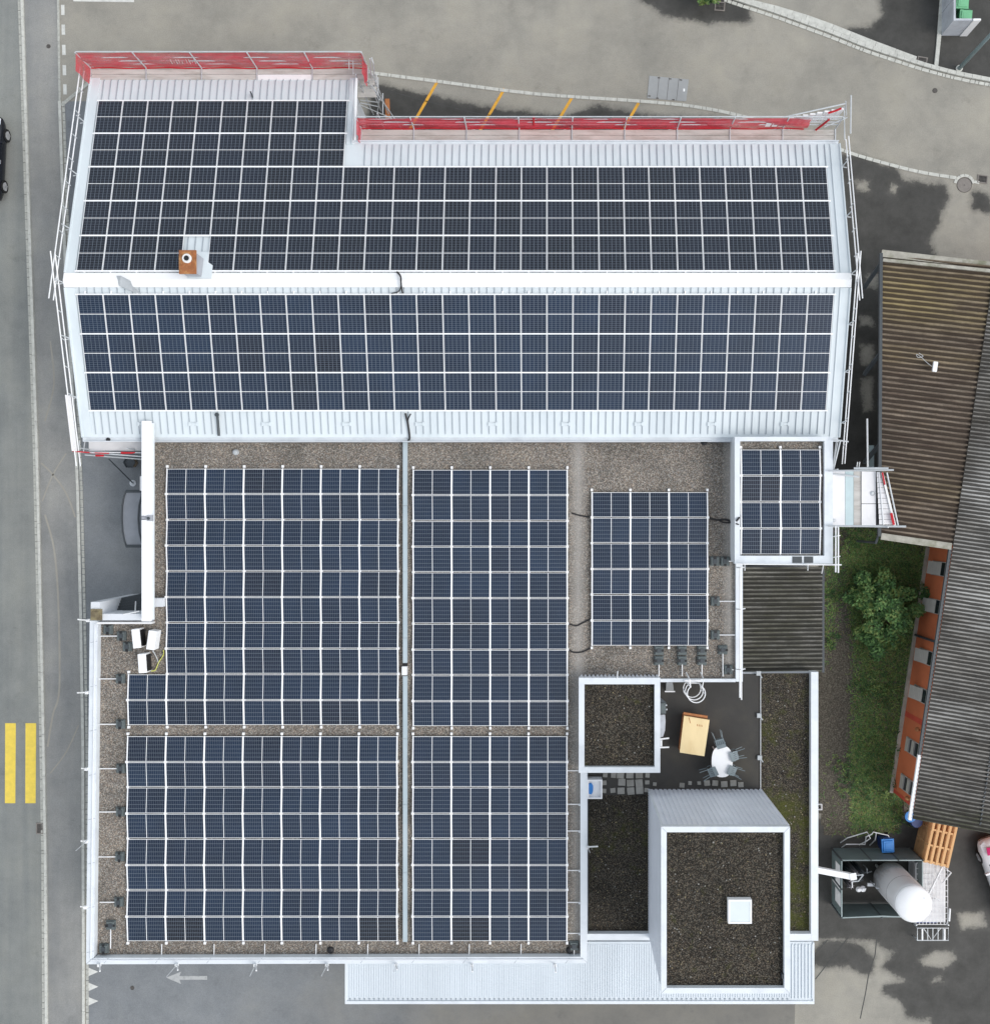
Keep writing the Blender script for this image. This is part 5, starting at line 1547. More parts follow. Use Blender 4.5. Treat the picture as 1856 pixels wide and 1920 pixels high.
counterweight(229, 1440, 0, 1, .75, 'ballast block beside second panel row of the lower left array')
counterweight(228, 1521, 0, 1, .75, 'ballast block beside third and fourth panel rows of lower left array')
counterweight(227, 1605, 0, 1, .75, 'ballast block beside fifth panel row of the lower left array')
counterweight(225, 1690, 0, 1, .65, 'ballast block beside seventh panel row of the lower left array')
counterweight(210, 1733, 90, 1, .85, 'ballast block with downward arm near the lower left roof corner')
counterweight(197, 1777, 0, 1, 0, 'ballast block without arm sitting in the lower left roof corner')
counterweight(1358, 1052, 180, 2, .3, 'pair of ballast blocks beside the three column array below raised block')
counterweight(1340, 1127, 180, 1, .8, 'mossy ballast block with right arm beside middle of three column array')
counterweight(1340, 1190, 180, 1, .8, 'ballast block with right arm beside last row of three column array')
counterweight(1234.5, 1238, 90, 2, .5, 'leftmost of three ballast pairs below the three column array')
counterweight(1278, 1238, 90, 2, .5, 'middle of three ballast pairs below the three column array')
counterweight(1315, 1238, 90, 2, .5, 'rightmost of three ballast pairs below the three column array')
counterweight(1354, 1218, 90, 1, 1.0, 'single ballast block right of the three ballast pairs, arm down')
counterweight(1364, 1255, 180, 1, .05, 'ballast block in the roof corner nearest the access ladder')
counterweight(1076, 1772, 90, 1, .2, 'ballast block in the gravel corner below the lower middle array')
def arm(a, b, lb):
    setp(part('anchor_arm', 'white_tube', None, lambda m: (m.tube([P(*a, ZF + .1), P(*b, ZF + .1)], .024, 6), m.obox(P(*b, ZF), (.08, .08, .12))), origin=P(*a, ZF)), lb, 'anchor arm', 'white anchor arms on the gravel edge')
for i, px in enumerate((304, 402, 497, 593, 690, 786, 880, 977)):
    arm((px, 1770), (px - .5, 1791), f'white anchor arm on bottom gravel strip, {ORD[i]} from left')
for i, py in enumerate((1445, 1508, 1558, 1632, 1692, 1750)):
    arm((1064, py), (1086, py), f'white anchor arm on gravel right of lower middle array, {ORD[i]} from top')

# air conditioners
def aircon(px, py, rz, side, label):
    c = P(px, py, ZF)
    t = thing('air_conditioner', label, 'air conditioner', c, 'air conditioner outdoor units')
    t.rotation_euler = (0, 0, 0)
    part('casing', 'table', t, lambda m: m.obox((c[0], c[1], c[2] + .08), (.36, .86, .6), rz), bevel=.03)
    ux, uy = math.cos(rz), math.sin(rz)
    part('fan_grille', 'black', t, lambda m: m.obox((c[0] + side * ux * .19, c[1] + side * uy * .19, c[2] + .14), (.03, .74, .48), rz))
    part('foot', 'dark_metal', t, lambda m: [m.obox((c[0] - uy * d, c[1] + ux * d, c[2]), (.42, .06, .08), rz) for d in (-.28, .28)])
    return t
aircon(267, 1194, R(6), 1, 'white air conditioner nearest the white wall, dark fan facing right')
aircon(295, 1197, R(-8), -1, 'white air conditioner nearest the solar panels, no fan visible')
aircon(278, 1240, R(4), 1, 'lowest white air conditioner, beside the yellow green cable')


def cable(name, pts, r, mat, label, cat='cable', n=6):
    q = curve_pts([P(*p) for p in pts], n)
    o = MB().tube(q, r, 6).build(name, mat, origin=q[0], smooth=True)
    return setp(o, label, cat)
cable('earth_cable', [(284, 1258, 4.2), (292, 1256, 4.0), (298, 1242, 3.95), (307, 1228, 3.95), (307, 1219, 4.05)], .025, 'yelcable', 'yellow green earth cable curving beside the lowest air conditioner')
cable('refrigerant_pipe', [(287, 1220, 4.2), (294, 1232, 3.95), (298, 1244, 3.95)], .025, 'galv', 'grey pipe running from air conditioners to the yellow green cable', 'pipe')
cable('power_cable', [(745, 510, 6.2), (751, 518, 6.42), (752, 530, 6.44), (753, 540, 6.3), (755, 550, 6.2)], .04, 'cable', 'thick black cable crossing the white ridge cap')
cable('power_cable', [(751, 524, 6.43), (752, 536, 6.33), (748, 546, 6.2), (740, 549, 6.2), (734, 550, 6.2)], .025, 'cable', 'thin black cable curling left from the ridge crossing')
cable('power_cable', [(760, 775, 4.9), (764, 790, 4.75), (767, 808, 4.62), (768, 823, 4.5), (764, 826, 4.2)], .045, 'cable', 'thick black cable hanging down the south slope into the cable tray')
cable('power_cable', [(770, 776, 4.9), (766, 784, 4.8), (764, 792, 4.76)], .03, 'cable', 'short black cable branch joining the thick cable on south slope')
cable('power_cable', [(1072, 962, 3.95), (1085, 966, 3.93), (1096, 968, 3.93), (1108, 970, 4.0)], .035, 'cable', 'uppermost black cable across the pale gravel band')
cable('power_cable', [(1066, 1170, 3.95), (1080, 1173, 3.93), (1092, 1168, 3.93), (1108, 1160, 4.0)], .035, 'cable', 'middle black cable across the pale gravel band')
cable('power_cable', [(1066, 1218, 3.95), (1076, 1223, 3.93), (1092, 1222, 3.93), (1107, 1215, 4.0)], .035, 'cable', 'lowest black cable across the pale gravel band')
cable('power_cable', [(1328, 971, 4.0), (1345, 975, 3.93), (1360, 974, 3.95), (1374, 979, 4.1), (1381, 976, 5.43), (1388, 966, 5.2)], .045, 'cable', 'thick black cable from three column array up onto the raised block')
cable('power_cable', [(1345, 975, 3.95), (1358, 980, 3.93), (1372, 980, 4.1), (1380, 982, 5.42), (1388, 985, 5.15)], .03, 'cable', 'thin black cable below the thick one leading onto raised block')


def vent(px, py, z, r, h, mat, label):
    setp(MB().lathe(P(px, py, z), [(r * 1.3, 0), (r * 1.2, h * .3), (r, h * .35), (r, h * .8), (r * .5, h)], 16).build('roof_vent', mat, origin=P(px, py, z)), label, 'roof vent', 'small roof vents and drains')
vent(443, 848, ZF, .11, .2, 'sheet', 'small pale round vent on gravel above the upper left array')
vent(1320, 829, ZF, .12, .12, 'black', 'black round drain beside the hall eave on the gravel')
vent(620, 1781, ZF, .13, .1, 'black', 'black round drain on gravel below the lower left array')
vent(1068, 1781, ZF, .13, .14, 'black', 'black round drain in the gravel corner beside a ballast block')

# ------------------------------------------------------------------ terrace furniture
# access ladder with hoop cage
lx, ly = X(1301, 4.4), Y(1277, 4.1)
lad = thing('access_ladder', 'white hooped access ladder from roof edge down to the terrace', 'ladder', (lx, ly - .1, ZD))
for dx in (-.26, .26):
    part('stile', 'white_tube', lad, lambda m: m.tube([(lx + dx, ly - .1, ZD + .01), (lx + dx, ly - .1, 5.1), (lx + dx * 1.2, ly + .25, 5.2), (lx + dx * 1.25, ly + .4, 4.15)], .03))
part('rungs', 'white_tube', lad, lambda m: [m.tube([(lx - .26, ly - .1, z), (lx + .26, ly - .1, z)], .018) for z in np.arange(ZD + .2, 4.2, .25)])
part('platform', 'white_tube', lad, lambda m: m.box(lx - .42, lx + .36, ly - .02, ly + .06, 4.1, 4.16))
for z, sx in ((3.75, -.18), (4.4, -.02), (5.05, .12)):
    part('hoop', 'white_tube', lad, lambda m: m.tube([(lx + (.4 if abs(t) < 9 else .4) * math.sin(t) , ly - .42 - .4 * math.cos(t) + .02, z) for t in np.linspace(-2.35, 2.35, 17)], .024))
part('cage_bar', 'white_tube', lad, lambda m: [m.tube([(lx + .4 * math.sin(t), ly - .4 - .4 * math.cos(t), 3.75), (lx + .4 * math.sin(t), ly - .4 - .4 * math.cos(t), 5.05)], .016) for t in (-1.5, 1.5)])

cr = thing('wooden_crate', 'low wooden crate with pale plywood top on the dark terrace', 'crate', P(1301, 1380, ZD))
top = [P(a, b, 4.2) for a, b in ((1282, 1342), (1330, 1350), (1320, 1418), (1274, 1411))]
part('lid', 'wood', cr, lambda m: m.slab(top, .05))
tc = Vector((sum(p[0] for p in top) / 4, sum(p[1] for p in top) / 4, 0))
inset = [(tc.x + (p[0] - tc.x) * .96, tc.y + (p[1] - tc.y) * .97) for p in top]
part('side_panel', 'wood_edge', cr, lambda m: m.prism(inset, 3.5, 4.148))
part('skid', 'wood_edge', cr, lambda m: [m.beam((inset[0][0] * (1 - t) + inset[1][0] * t, inset[0][1] * (1 - t) + inset[1][1] * t, 3.45), (inset[3][0] * (1 - t) + inset[2][0] * t, inset[3][1] * (1 - t) + inset[2][1] * t, 3.45), .1, .098) for t in (.08, .5, .92)])
part('edge_lip', 'wood_edge', cr, lambda m: m.beam(tuple(Vector(P(1281, 1337, 4.18))), tuple(Vector(P(1326, 1344, 4.18))), .09, .08))
part('scribble', 'wood_edge', cr, lambda m: (m.beam(P(1291, 1345, 4.203), P(1294, 1356, 4.203), .03, .006), [m.beam(P(1307 + i * 4, 1358 + i * .6, 4.203), P(1307.5 + i * 4, 1361.5 + i * .6, 4.203), .035, .006) for i in range(3)]))

# table
tx, ty = X(1353.5, 4.12), Y(1428, 4.12)
tb_ = thing('oval_table', 'white oval plastic garden table with four chairs tipped against it', 'table', (tx, ty, ZD))
ov = [(tx + .475 * (1 if abs(math.cos(t)) == 0 else 1) * math.copysign(abs(math.cos(t)) ** .8, math.cos(t)), ty + .71 * math.copysign(abs(math.sin(t)) ** .8, math.sin(t))) for t in np.linspace(0, 2 * math.pi, 32, endpoint=False)]
part('tabletop', 'table', tb_, lambda m: m.prism(ov, 4.09, 4.12))
for a, b in ((-.28, -.45), (.28, -.45), (.28, .45), (-.28, .45)):
    part('leg', 'table', tb_, lambda m: m.tube([(tx + a * 1.1, ty + b * 1.1, ZD), (tx + a, ty + b, 4.089)], .03, 8, .024))


def make_chair(label):
    t = thing('plastic_chair', label, 'chair', group='grey garden chairs tipped against the table')
    # upright chair, front = +y, then tipped forward about x so that the backrest lies over the table
    tip = Matrix.Rotation(R(-84), 4, 'X')
    def pc(name, fn, mat='chair', bevel=0):
        m = MB()
        fn(m)
        m.v = [tuple(tip @ Vector(v)) for v in m.v]
        return m.build(name, mat, t, bevel=bevel)
    pc('seat', lambda m: m.box(-.22, .22, -.2, .24, .42, .45))
    def back(m):
        for i in range(5):
            x = -.2 + i * .1
            m.hexa([(x - .04, -.22, .46), (x + .04, -.22, .46), (x + .04, -.19, .46), (x - .04, -.19, .46)], [(x * 1.05 - .04, -.3, .699), (x * 1.05 + .04, -.3, .699), (x * 1.05 + .04, -.27, .699), (x * 1.05 - .04, -.27, .699)])
        m.box(-.25, .25, -.325, -.28, .70, .9)
        m.box(-.24, .24, -.23, -.185, .44, .5)
    pc('backrest', back)
    for sx in (-1, 1):
        pc('leg', lambda m: m.tube([(sx * .2, .2, .42), (sx * .24, .25, 0)], .022, 6, .018))
        pc('leg', lambda m: m.tube([(sx * .2, -.18, .42), (sx * .25, -.26, 0)], .022, 6, .018))
    for sx in (-1, 1):
        pc('armrest', lambda m: (m.tube([(sx * .25, .2, .46), (sx * .26, .18, .64), (sx * .26, -.28, .67)], .02, 6)))
    return t
chair = None
for (px, py), (dx, dy), lb in (((1343, 1372), (85, 290), 'grey plastic chair tipped against table end nearest the crate'),
                               ((1396, 1411), (-250, 60), 'grey plastic chair tipped against the table side away from the crate'),
                               ((1315, 1455), (235, -110), 'grey plastic chair at lower table end on the crate side'),
                               ((1391, 1452), (-225, -95), 'grey plastic chair at lower table end away from the crate')):
    a = math.atan2(-dx, -dy)                 # photo direction (right, down) -> rotation of +y
    a = math.atan2(-(dy), dx) - math.pi / 2
    loc = P(px, py, 4.0)
    loc = (loc[0], loc[1], ZD + .5)
    if chair is None:
        chair = make_chair(lb)
        chair.location = loc
        chair.rotation_euler = (0, 0, a)
        chair.scale = (.84, .84, .84)
    else:
        dup(chair, loc, a, lb)

bn = thing('covered_bench', 'grey bench with rounded cushion against the small roof block wall', 'bench', P(1243, 1350, ZD))
part('cushion', 'conc', bn, lambda m: m.prism(PL([(1236, 1340), (1246.5, 1340), (1247.5, 1352), (1246.5, 1370), (1243, 1381), (1236, 1384)], 3.9), 3.75, 3.9), bevel=.02)
part('base', 'dark_metal', bn, lambda m: m.box(X(1236, 3.9), X(1245, 3.9), Y(1380, 3.9), Y(1342, 3.9), ZD, 3.748))
gr = thing('barbecue_grill', 'dark grey covered grill standing at the small roof block wall', 'grill', P(1243, 1328, ZD))
part('body', 'ballast', gr, lambda m: m.box(X(1236, 4.1), X(1248, 4.1), Y(1338, 4.1), Y(1318, 4.1), ZD + .1, 4.15), bevel=.03)
part('lid', 'dark_metal', gr, lambda m: m.prism(PL([(1236, 1308), (1241, 1311), (1249, 1318), (1236, 1317)], 4.1), 3.9, 4.1))
part('knob', 'galv', gr, lambda m: (m.lathe(P(1248.5, 1322, 4.1), [(.05, 0), (.03, .08)], 8), m.lathe(P(1249, 1330, 4.0), [(.05, 0), (.03, .08)], 8)))
part('foot', 'black', gr, lambda m: [m.obox(P(1240, py, ZD), (.1, .1, .1)) for py in (1322, 1334)])
lb_ = thing('leaning_panel', 'grey panel with a white edge leaning below the roof edge on the terrace', 'panel', P(1255, 1290, ZD))
part('board', 'hatch', lb_, lambda m: m.hexa([P(1249, 1279, 4.0), P(1261, 1279, 4.0), P(1263, 1295, 3.42), P(1248, 1295, 3.42)], [P(1249, 1280, 4.03), P(1261, 1280, 4.03), P(1263, 1296, 3.45), P(1248, 1296, 3.45)]))
part('edge', 'white_tube', lb_, lambda m: m.beam(P(1246, 1296.5, 3.46), P(1265, 1296.5, 3.46), .05, .06))
br = thing('wall_bracket', 'white two armed wall bracket on the small roof block beside the crate', 'bracket', P(1245, 1393, 4))
part('arm', 'white_tube', br, lambda m: (m.beam(P(1236, 1386, 4.6), P(1254, 1384, 4.6), .06, .05)))
part('arm', 'white_tube', br, lambda m: (m.beam(P(1236, 1401.5, 4.6), P(1254, 1401, 4.6), .06, .05)))
part('plate', 'white_tube', br, lambda m: (m.box(X(1238, 4.6), X(1241, 4.6), Y(1399.5, 4.6), Y(1388, 4.6), 4.5, 4.63)))
tub = thing('storage_tub', 'white open storage tub beside the stepping stones', 'tub', P(1114, 1480, ZD))
part('tub', 'table', tub, lambda m: (ring(m, 1101, 1129, 1462, 1498, 2.5, 2.5, 2.5, 2.5, ZD + .01, 3.95), m.box(X(1103, 3.9), X(1127, 3.9), Y(1496, 3.9), Y(1464, 3.9), ZD + .01, 3.75)))
setp(part('blue_bundle', 'blue', None, lambda m: m.prism(PL([(1103, 1470), (1109, 1469), (1112, 1474), (1111.5, 1484), (1109, 1490), (1103, 1488)], 3.9), 3.752, 3.92), origin=P(1107, 1480, 3.752), bevel=.03), 'blue folded bundle lying in the white storage tub', 'bundle')
for px, py, lb in ((1421, 1262, 'grey square drain cover at the top corner of the terrace'), (1422, 1341, 'grey square drain cover at the terrace edge level with the crate'), (1423, 1420, 'grey square drain cover at the terrace edge level with the table')):
    t = thing('drain_cover', lb, 'drain cover', P(px, py, ZD))
    part('plate', 'sheet', t, lambda m: m.obox(P(px, py, ZD), (.2, .2, .12)))
    part('spout', 'sheet', t, lambda m: m.beam(P(px + 3, py + 3, 3.46), P(px + 7, py + 9, 3.47), .05, .04))
# stepping stones
stone_px = [(a, b, s) for b in (1453, 1467, 1482) for a, s in ((1118, .5), (1133, .62), (1149, .72), (1164, 1), (1181, 1), (1198, 1), (1212, .6))]
stone_px = [(a + random.uniform(-1.5, 1.5), b + random.uniform(-1, 1), s) for a, b, s in stone_px if not (b == 1467 and a in (1149,)) and a > 1130]
stone_px += [(1227, 1470, .5), (1278, 1472, .7), (1293, 1468, .5), (1310, 1468, .5), (1325, 1468, .8), (1340, 1468, .8), (1357, 1470, .9), (1374, 1468, .85), (1388, 1471, .75)]
st0 = None
for a, b, s in stone_px:
    loc = P(a, b, ZD)
    if st0 is None:
        st0 = MB().obox((*loc[:2], ZD), (.34, .34, .045)).build('stepping_stone', 'paver', origin=loc, bevel=.03)
        setp(st0, 'square concrete stepping stone in the row above stair tower and storage tub', 'paving stone', 'stepping stones on the roof terrace')
        o = st0
    else:
        o = st0.copy()
        COL.objects.link(o)
        o.location = loc
    o.rotation_euler = (0, 0, random.uniform(-.1, .1))
    o.scale = (s, s * random.uniform(.9, 1.05), 1)

# ------------------------------------------------------------------ tank yard
tkx, tky = X(1715, 4.2), Y(1698, 4.2)
tank = thing('gas_tank', 'tall white upright gas tank with stained foot behind the mesh fence', 'tank', (tkx, tky, 0))
rt = .83
sh_ = part('shell', 'tankshell', tank, lambda m: m.lathe((tkx, tky, 0), [(rt * .5, 0.55), (rt * .85, .62), (rt, .85)] + [(rt, z) for z in np.linspace(1.1, 3.98, 10)], 48), smooth=True)
part('dome', 'table', tank, lambda m: m.lathe((tkx, tky, 3.985), [(rt * 1.012, 0), (rt * 1.012, .03), (rt * .95, .12), (rt * .8, .22), (rt * .55, .31), (rt * .25, .35), (.02, .36)], 48), smooth=True)  # whiter than the shell: the brighter light on top is put into its colour
part('weld_seam', 'dark_metal', sh_, lambda m: m.lathe((tkx, tky, 2.75), [(rt + .001, 0), (rt + .005, .004), (rt + .005, .014), (rt + .001, .018)], 48))
part('weld_seam', 'seam_metal', sh_, lambda m: m.lathe((tkx, tky, 1.5), [(rt + .001, 0), (rt + .005, .004), (rt + .005, .014), (rt + .001, .018)], 48))
part('leg', 'tank', tank, lambda m: [m.tube([(tkx + .55 * math.cos(t), tky + .55 * math.sin(t), .02), (tkx + .55 * math.cos(t), tky + .55 * math.sin(t), .75)], .07, 8) for t in (.8, 2.4, 4.0, 5.5)])
part('valve_pipe', 'galv', tank, lambda m: (m.tube([(tkx - rt - .02, tky + .3, .7), (tkx - rt - .3, tky + .3, .9), (tkx - rt - .3, tky + .5, .9), (tkx - rt - .3, tky + .5, .3)], .03), m.tube([(tkx - rt + .02, tky - .1, 1.8), (tkx - rt - .14, tky - .1, 1.8), (tkx - rt - .14, tky - .1, .9)], .03)))
part('nameplate', 'table', tank, lambda m: m.obox((tkx - rt - .22, tky - .15, 1.15), (.34, .14, .1)))
part('lifting_lug', 'galv', tank, lambda m: m.box(tkx + .3, tkx + .42, tky + .35, tky + .38, 4.1, 4.3))

fx0, fx1, fy0, fy1 = X(1558), X(1704), Y(1694), Y(1590)
fen = thing('mesh_fence', 'grey mesh panel fence enclosing the gas tank and evaporator', 'fence', ((fx0 + fx1) / 2, (fy0 + fy1) / 2, 0))
ZFn = 1.75
def fpanel(m, a, b, th=.03, z0=.08, z1=ZFn - .02): m.hexa([(a[0], a[1], z0), (b[0], b[1], z0), (b[0] + (th if abs(a[0] - b[0]) < .1 else 0), b[1] + (0 if abs(a[0] - b[0]) < .1 else th), z0), (a[0] + (th if abs(a[0] - b[0]) < .1 else 0), a[1] + (0 if abs(a[0] - b[0]) < .1 else th), z0)],
                                                           [(a[0], a[1], z1), (b[0], b[1], z1), (b[0] + (th if abs(a[0] - b[0]) < .1 else 0), b[1] + (0 if abs(a[0] - b[0]) < .1 else th), z1), (a[0] + (th if abs(a[0] - b[0]) < .1 else 0), a[1] + (0 if abs(a[0] - b[0]) < .1 else th), z1)])
nx_ = [fx0, fx0 + (fx1 - fx0) * .36, fx0 + (fx1 - fx0) * .7, fx1]
for a, b in zip(nx_[:-1], nx_[1:]):
    part('mesh_panel', 'fence', fen, lambda m: fpanel(m, (a + .04, fy1), (b - .04, fy1)))
for a, b, bow in ((fx0, fx0 + (fx1 - fx0) * .5, -.05), (fx0 + (fx1 - fx0) * .5, fx1, .0)):
    part('mesh_panel', 'fence', fen, lambda m: fpanel(m, (a + .04, fy0), (b - .04, fy0)))
for a, b in ((fy0, fy0 + (fy1 - fy0) * .5), (fy0 + (fy1 - fy0) * .5, fy1)):
    part('mesh_panel', 'fence', fen, lambda m: fpanel(m, (fx0, a + .04), (fx0, b - .04)))
    part('mesh_panel', 'fence', fen, lambda m: fpanel(m, (fx1, a + .04), (fx1, b - .04)))
for x, y in [(x, fy1) for x in nx_] + [(fx0, fy0), ((fx0 + fx1) / 2, fy0), (fx1, fy0), (fx0, (fy0 + fy1) / 2), (fx1, (fy0 + fy1) / 2)]:
    part('post', 'dark_metal', fen, lambda m: m.box(x - .035, x + .035, y - .036, y + .036, 0.004, ZFn + .03))
part('top_rail', 'fence_frame', fen, lambda m: (m.beam((fx0, fy1, ZFn + .01), (fx1, fy1, ZFn + .01), .05, .04), m.beam((fx0, fy0, ZFn + .01), ((fx0 + fx1) / 2, fy0 + .08, ZFn + .01), .05, .04), m.beam(((fx0 + fx1) / 2, fy0 + .08, ZFn + .01), (fx1, fy0, ZFn + .01), .05, .04), m.beam((fx0, fy0, ZFn + .01), (fx0, fy1, ZFn + .01), .05, .04), m.beam((fx1, fy0, ZFn + .01), (fx1, fy1, ZFn + .01), .05, .04)))
part('sign_board', 'table', fen, lambda m: (m.box(fx0 - .025, fx0 - .002, fy0 + .45, fy0 + 1.1, .75, 1.6), m.box(fx0 - .025, fx0 - .002, fy1 - 1.3, fy1 - .35, .8, 1.5), m.box(fx0 - .025, fx0 - .002, fy0 + 1.25, fy0 + 1.4, .3, 1.5)))

ev = thing('evaporator', 'cluster of tall finned metal evaporator columns inside the mesh fence', 'evaporator', P(1590, 1640, 0))
for i, (px, py) in enumerate(((1596, 1643), (1607, 1641), (1618, 1640), (1597, 1653), (1609, 1652), (1597, 1664), (1615, 1650))):
    c = P(px, py, 2.3)
    part('finned_column', 'alu' if i % 2 else 'dark_metal', ev, lambda m: (m.lathe((c[0], c[1], .15), [(.03, 0), (.03, 2.15)], 8), [m.obox((c[0], c[1], .2), (.26, .018, 2.0), a) for a in (0.4, 1.45, 2.5)]))
part('manifold', 'galv', ev, lambda m: [m.tube([P(a, b, 2.38), P(c, d, 2.38)], .03) for a, b, c, d in ((1596, 1643, 1607, 1641), (1607, 1641, 1618, 1640), (1597, 1653, 1609, 1652), (1597, 1664, 1597, 1653), (1609, 1652, 1618, 1640))])
part('insulated_valve', 'table', ev, lambda m: (m.lathe(P(1608, 1666, 1.7), [(.1, 0), (.14, .1), (.08, .22)], 10), m.lathe(P(1616, 1665, 1.7), [(.12, 0), (.15, .12), (.06, .22)], 10)))
part('frame', 'dark_metal', ev, lambda m: [m.tube([P(a, b, .05), P(a, b, 2.2)], .03) for a, b in ((1588, 1636), (1588, 1664), (1622, 1636), (1622, 1664))])
setp(part('supply_duct', 'white_tube', None, lambda m: (m.beam(P(1531, 1630.5, 3.5), P(1600, 1644, 3.5), .26, .22), m.beam(P(1598, 1637.5, 3.63), P(1600, 1650, 3.63), .3, .02)), origin=P(1533, 1630, 3.4)), 'white duct reaching from the terrace building to the evaporator', 'duct')

# hand rail, bins, barrel, pallets, racks
hr = thing('bent_tube_rail', 'bent galvanised tube handrail beside the blue wheelie bin', 'handrail', P(1620, 1580, 0))
for k, pts in enumerate((((1577, 1589, .05), (1586, 1583, .5), (1600, 1583, .5), (1621, 1583, .5), (1623, 1569, .9), (1634, 1564, .9), (1636, 1560, .9), (1664, 1566, .9), (1667, 1571, .9), (1667, 1578, .1)),
                         ((1575, 1580, .1), (1588, 1571, .6), (1625, 1560, .8), (1631, 1572, .8), (1622, 1578, .7), (1610, 1584, .4)), ((1642, 1562, .9), (1640, 1575, .7), (1630, 1585, .1)))):
    part('tube', 'galv', hr, lambda m: m.tube([P(*p) for p in pts], .028, 8))


def wheelie(name, px, py, rz, m1, m2, label, sc=1.0, cat='bin'):
    c = P(px, py, 1.0)
    t = thing(name, label, cat, (c[0], c[1], 0.004))
    def rot(m, k):
        m.v[k:] = [(c[0] + (x - c[0]) * math.cos(rz) - (y - c[1]) * math.sin(rz), c[1] + (x - c[0]) * math.sin(rz) + (y - c[1]) * math.cos(rz), z) for x, y, z in m.v[k:]]
    def rq(a, b, z): return [(c[0] - a, c[1] - b, z), (c[0] + a, c[1] - b, z), (c[0] + a, c[1] + b, z), (c[0] - a, c[1] + b, z)]
    def body(m):
        m.hexa(rq(.22 * sc, .22 * sc, .08), rq(.29 * sc, .31 * sc, .93))
        rot(m, 0)
    def lid(m):
        m.hexa(rq(.3 * sc, .33 * sc, .932), rq(.3 * sc, .33 * sc, 1.0))
        m.hexa(rq(.24 * sc, .27 * sc, 1.001), rq(.22 * sc, .24 * sc, 1.05))
        m.hexa(rq(.15 * sc, .17 * sc, 1.051), rq(.14 * sc, .16 * sc, 1.06))
        rot(m, 0)
    part('body', m2, t, body)
    part('lid', m1, t, lid, bevel=.012)
    def hnd(m):
        m.tube([(c[0] - .2 * sc, c[1] + .38 * sc, .98), (c[0] + .2 * sc, c[1] + .38 * sc, .98)], .018)
        m.box(c[0] - .2 * sc, c[0] - .17 * sc, c[1] + .331 * sc, c[1] + .38 * sc, .94, .98)
        m.box(c[0] + .17 * sc, c[0] + .2 * sc, c[1] + .331 * sc, c[1] + .38 * sc, .94, .98)
        rot(m, 0)
    part('handle', m2, t, hnd)
    for s in (-1, 1):
        def wh(m):
            m.tube([(c[0] + s * .24 * sc, c[1] + .26 * sc, .1), (c[0] + s * .3 * sc, c[1] + .26 * sc, .1)], .1, 14)
            rot(m, 0)
        part('wheel', 'black', t, wh)
    return t
wheelie('wheelie_bin', 1664, 1586, R(3), 'blue', 'darkblue', 'bright blue wheelie bin at the corner of the mesh fence')
wheelie('wheelie_bin', 1810, 31, R(-5), 'green', 'darkgreen', 'green wheelie bin inside the low concrete wall corner, fully visible')
wheelie('wheelie_bin', 1804, 3, R(-3), 'green', 'darkgreen', 'green wheelie bin cut by the top picture edge, behind the other')
brl = thing('blue_barrel', 'blue barrel half hidden under the corner of the old roof', 'barrel', P(1708, 1533, 0))
part('drum', 'darkblue', brl, lambda m: m.lathe(P(1706, 1531, .004), [(.26, 0), (.29, .05), (.29, .28), (.3, .3), (.29, .32), (.29, .6), (.3, .62), (.29, .64), (.29, .86), (.27, .9)], 24), smooth=False)
part('lid', 'blue', brl, lambda m: m.lathe(P(1706, 1531, .905), [(.27, 0), (.27, .03), (.2, .035)], 24))

def pallet(c, rz, zb, mat, label):
    t = thing('pallet', label, 'pallet', (c[0], c[1], zb), 'wooden pallets stacked by the old building')
    def rot(m): m.v[:] = [(c[0] + x * math.cos(rz) - y * math.sin(rz), c[1] + x * math.sin(rz) + y * math.cos(rz), zb + z) for x, y, z in m.v]
    def top(m):
        for i in range(5):
            m.box(-.6 + i * .272, -.6 + i * .272 + .115, -1.02, 1.02, .12, .145)
        rot(m)
    def mid(m):
        for y in (-.98, -.2, .55):
            m.box(-.6, .6, y, y + .09, .095, .1195)
        for y in (-.98, -.2, .55):
            for x in (-.59, -.06, .46):
                m.box(x, x + .13, y, y + .1, .02, .094)
        rot(m)
    part('deck_board', mat, t, top)
    part('stringer', mat, t, mid)
    def bot(m):
        for x in (-.59, -.06, .46):
            m.box(x, x + .13, -1.0, 1.0, 0, .0195)
        rot(m)
    part('base_board', mat, t, bot)
    return t
pc = P(1763, 1584, 1.45)
for i, nm in enumerate(('lowest', 'second lowest', 'third from bottom', 'fourth from bottom', 'fifth from bottom', 'fifth from top', 'fourth from top', 'third from top', 'second from top', 'topmost')):
    pallet((pc[0] + random.uniform(-.02, .02), pc[1] + random.uniform(-.03, .03)), R(-13) + random.uniform(-.01, .01), .005 + i * .147, 'pallet' if i > 6 else 'pallet_old', f'wooden pallet, {nm} in the stack beside the old building')

rk = thing('transport_cage', 'white wire transport cage loaded with pale sheets behind the tank', 'cage', P(1746, 1676, 0))
rx0, rx1, ry0, ry1 = X(1717, 1.2), X(1777, 1.2), Y(1734, 1.2), Y(1618, 1.2)
part('base', 'galv', rk, lambda m: m.box(rx0, rx1, ry0, ry1, .1, .2))
part('load', 'plank_white', rk, lambda m: (m.box(rx0 + .03, rx1 - .05, ry0 + .04, ry1 - .04, .2, .98), m.box(rx0 + .3, rx0 + .8, ry1 - 1.1, ry1 - .6, .983, 1.06), m.box(rx0 + .15, rx1 - .4, ry0 + .3, ry0 + 1.2, .983, 1.04)))
part('wire_mesh', 'white_tube', rk, lambda m: ([m.tube([(x, ry0, 1.15), (x, ry1, 1.15)], .016, 5) for x in np.arange(rx0, rx1 + .01, .17)] + [m.tube([(rx0, y, 1.16), (rx1, y, 1.16)], .016, 5) for y in np.arange(ry0, ry1, .27)]))
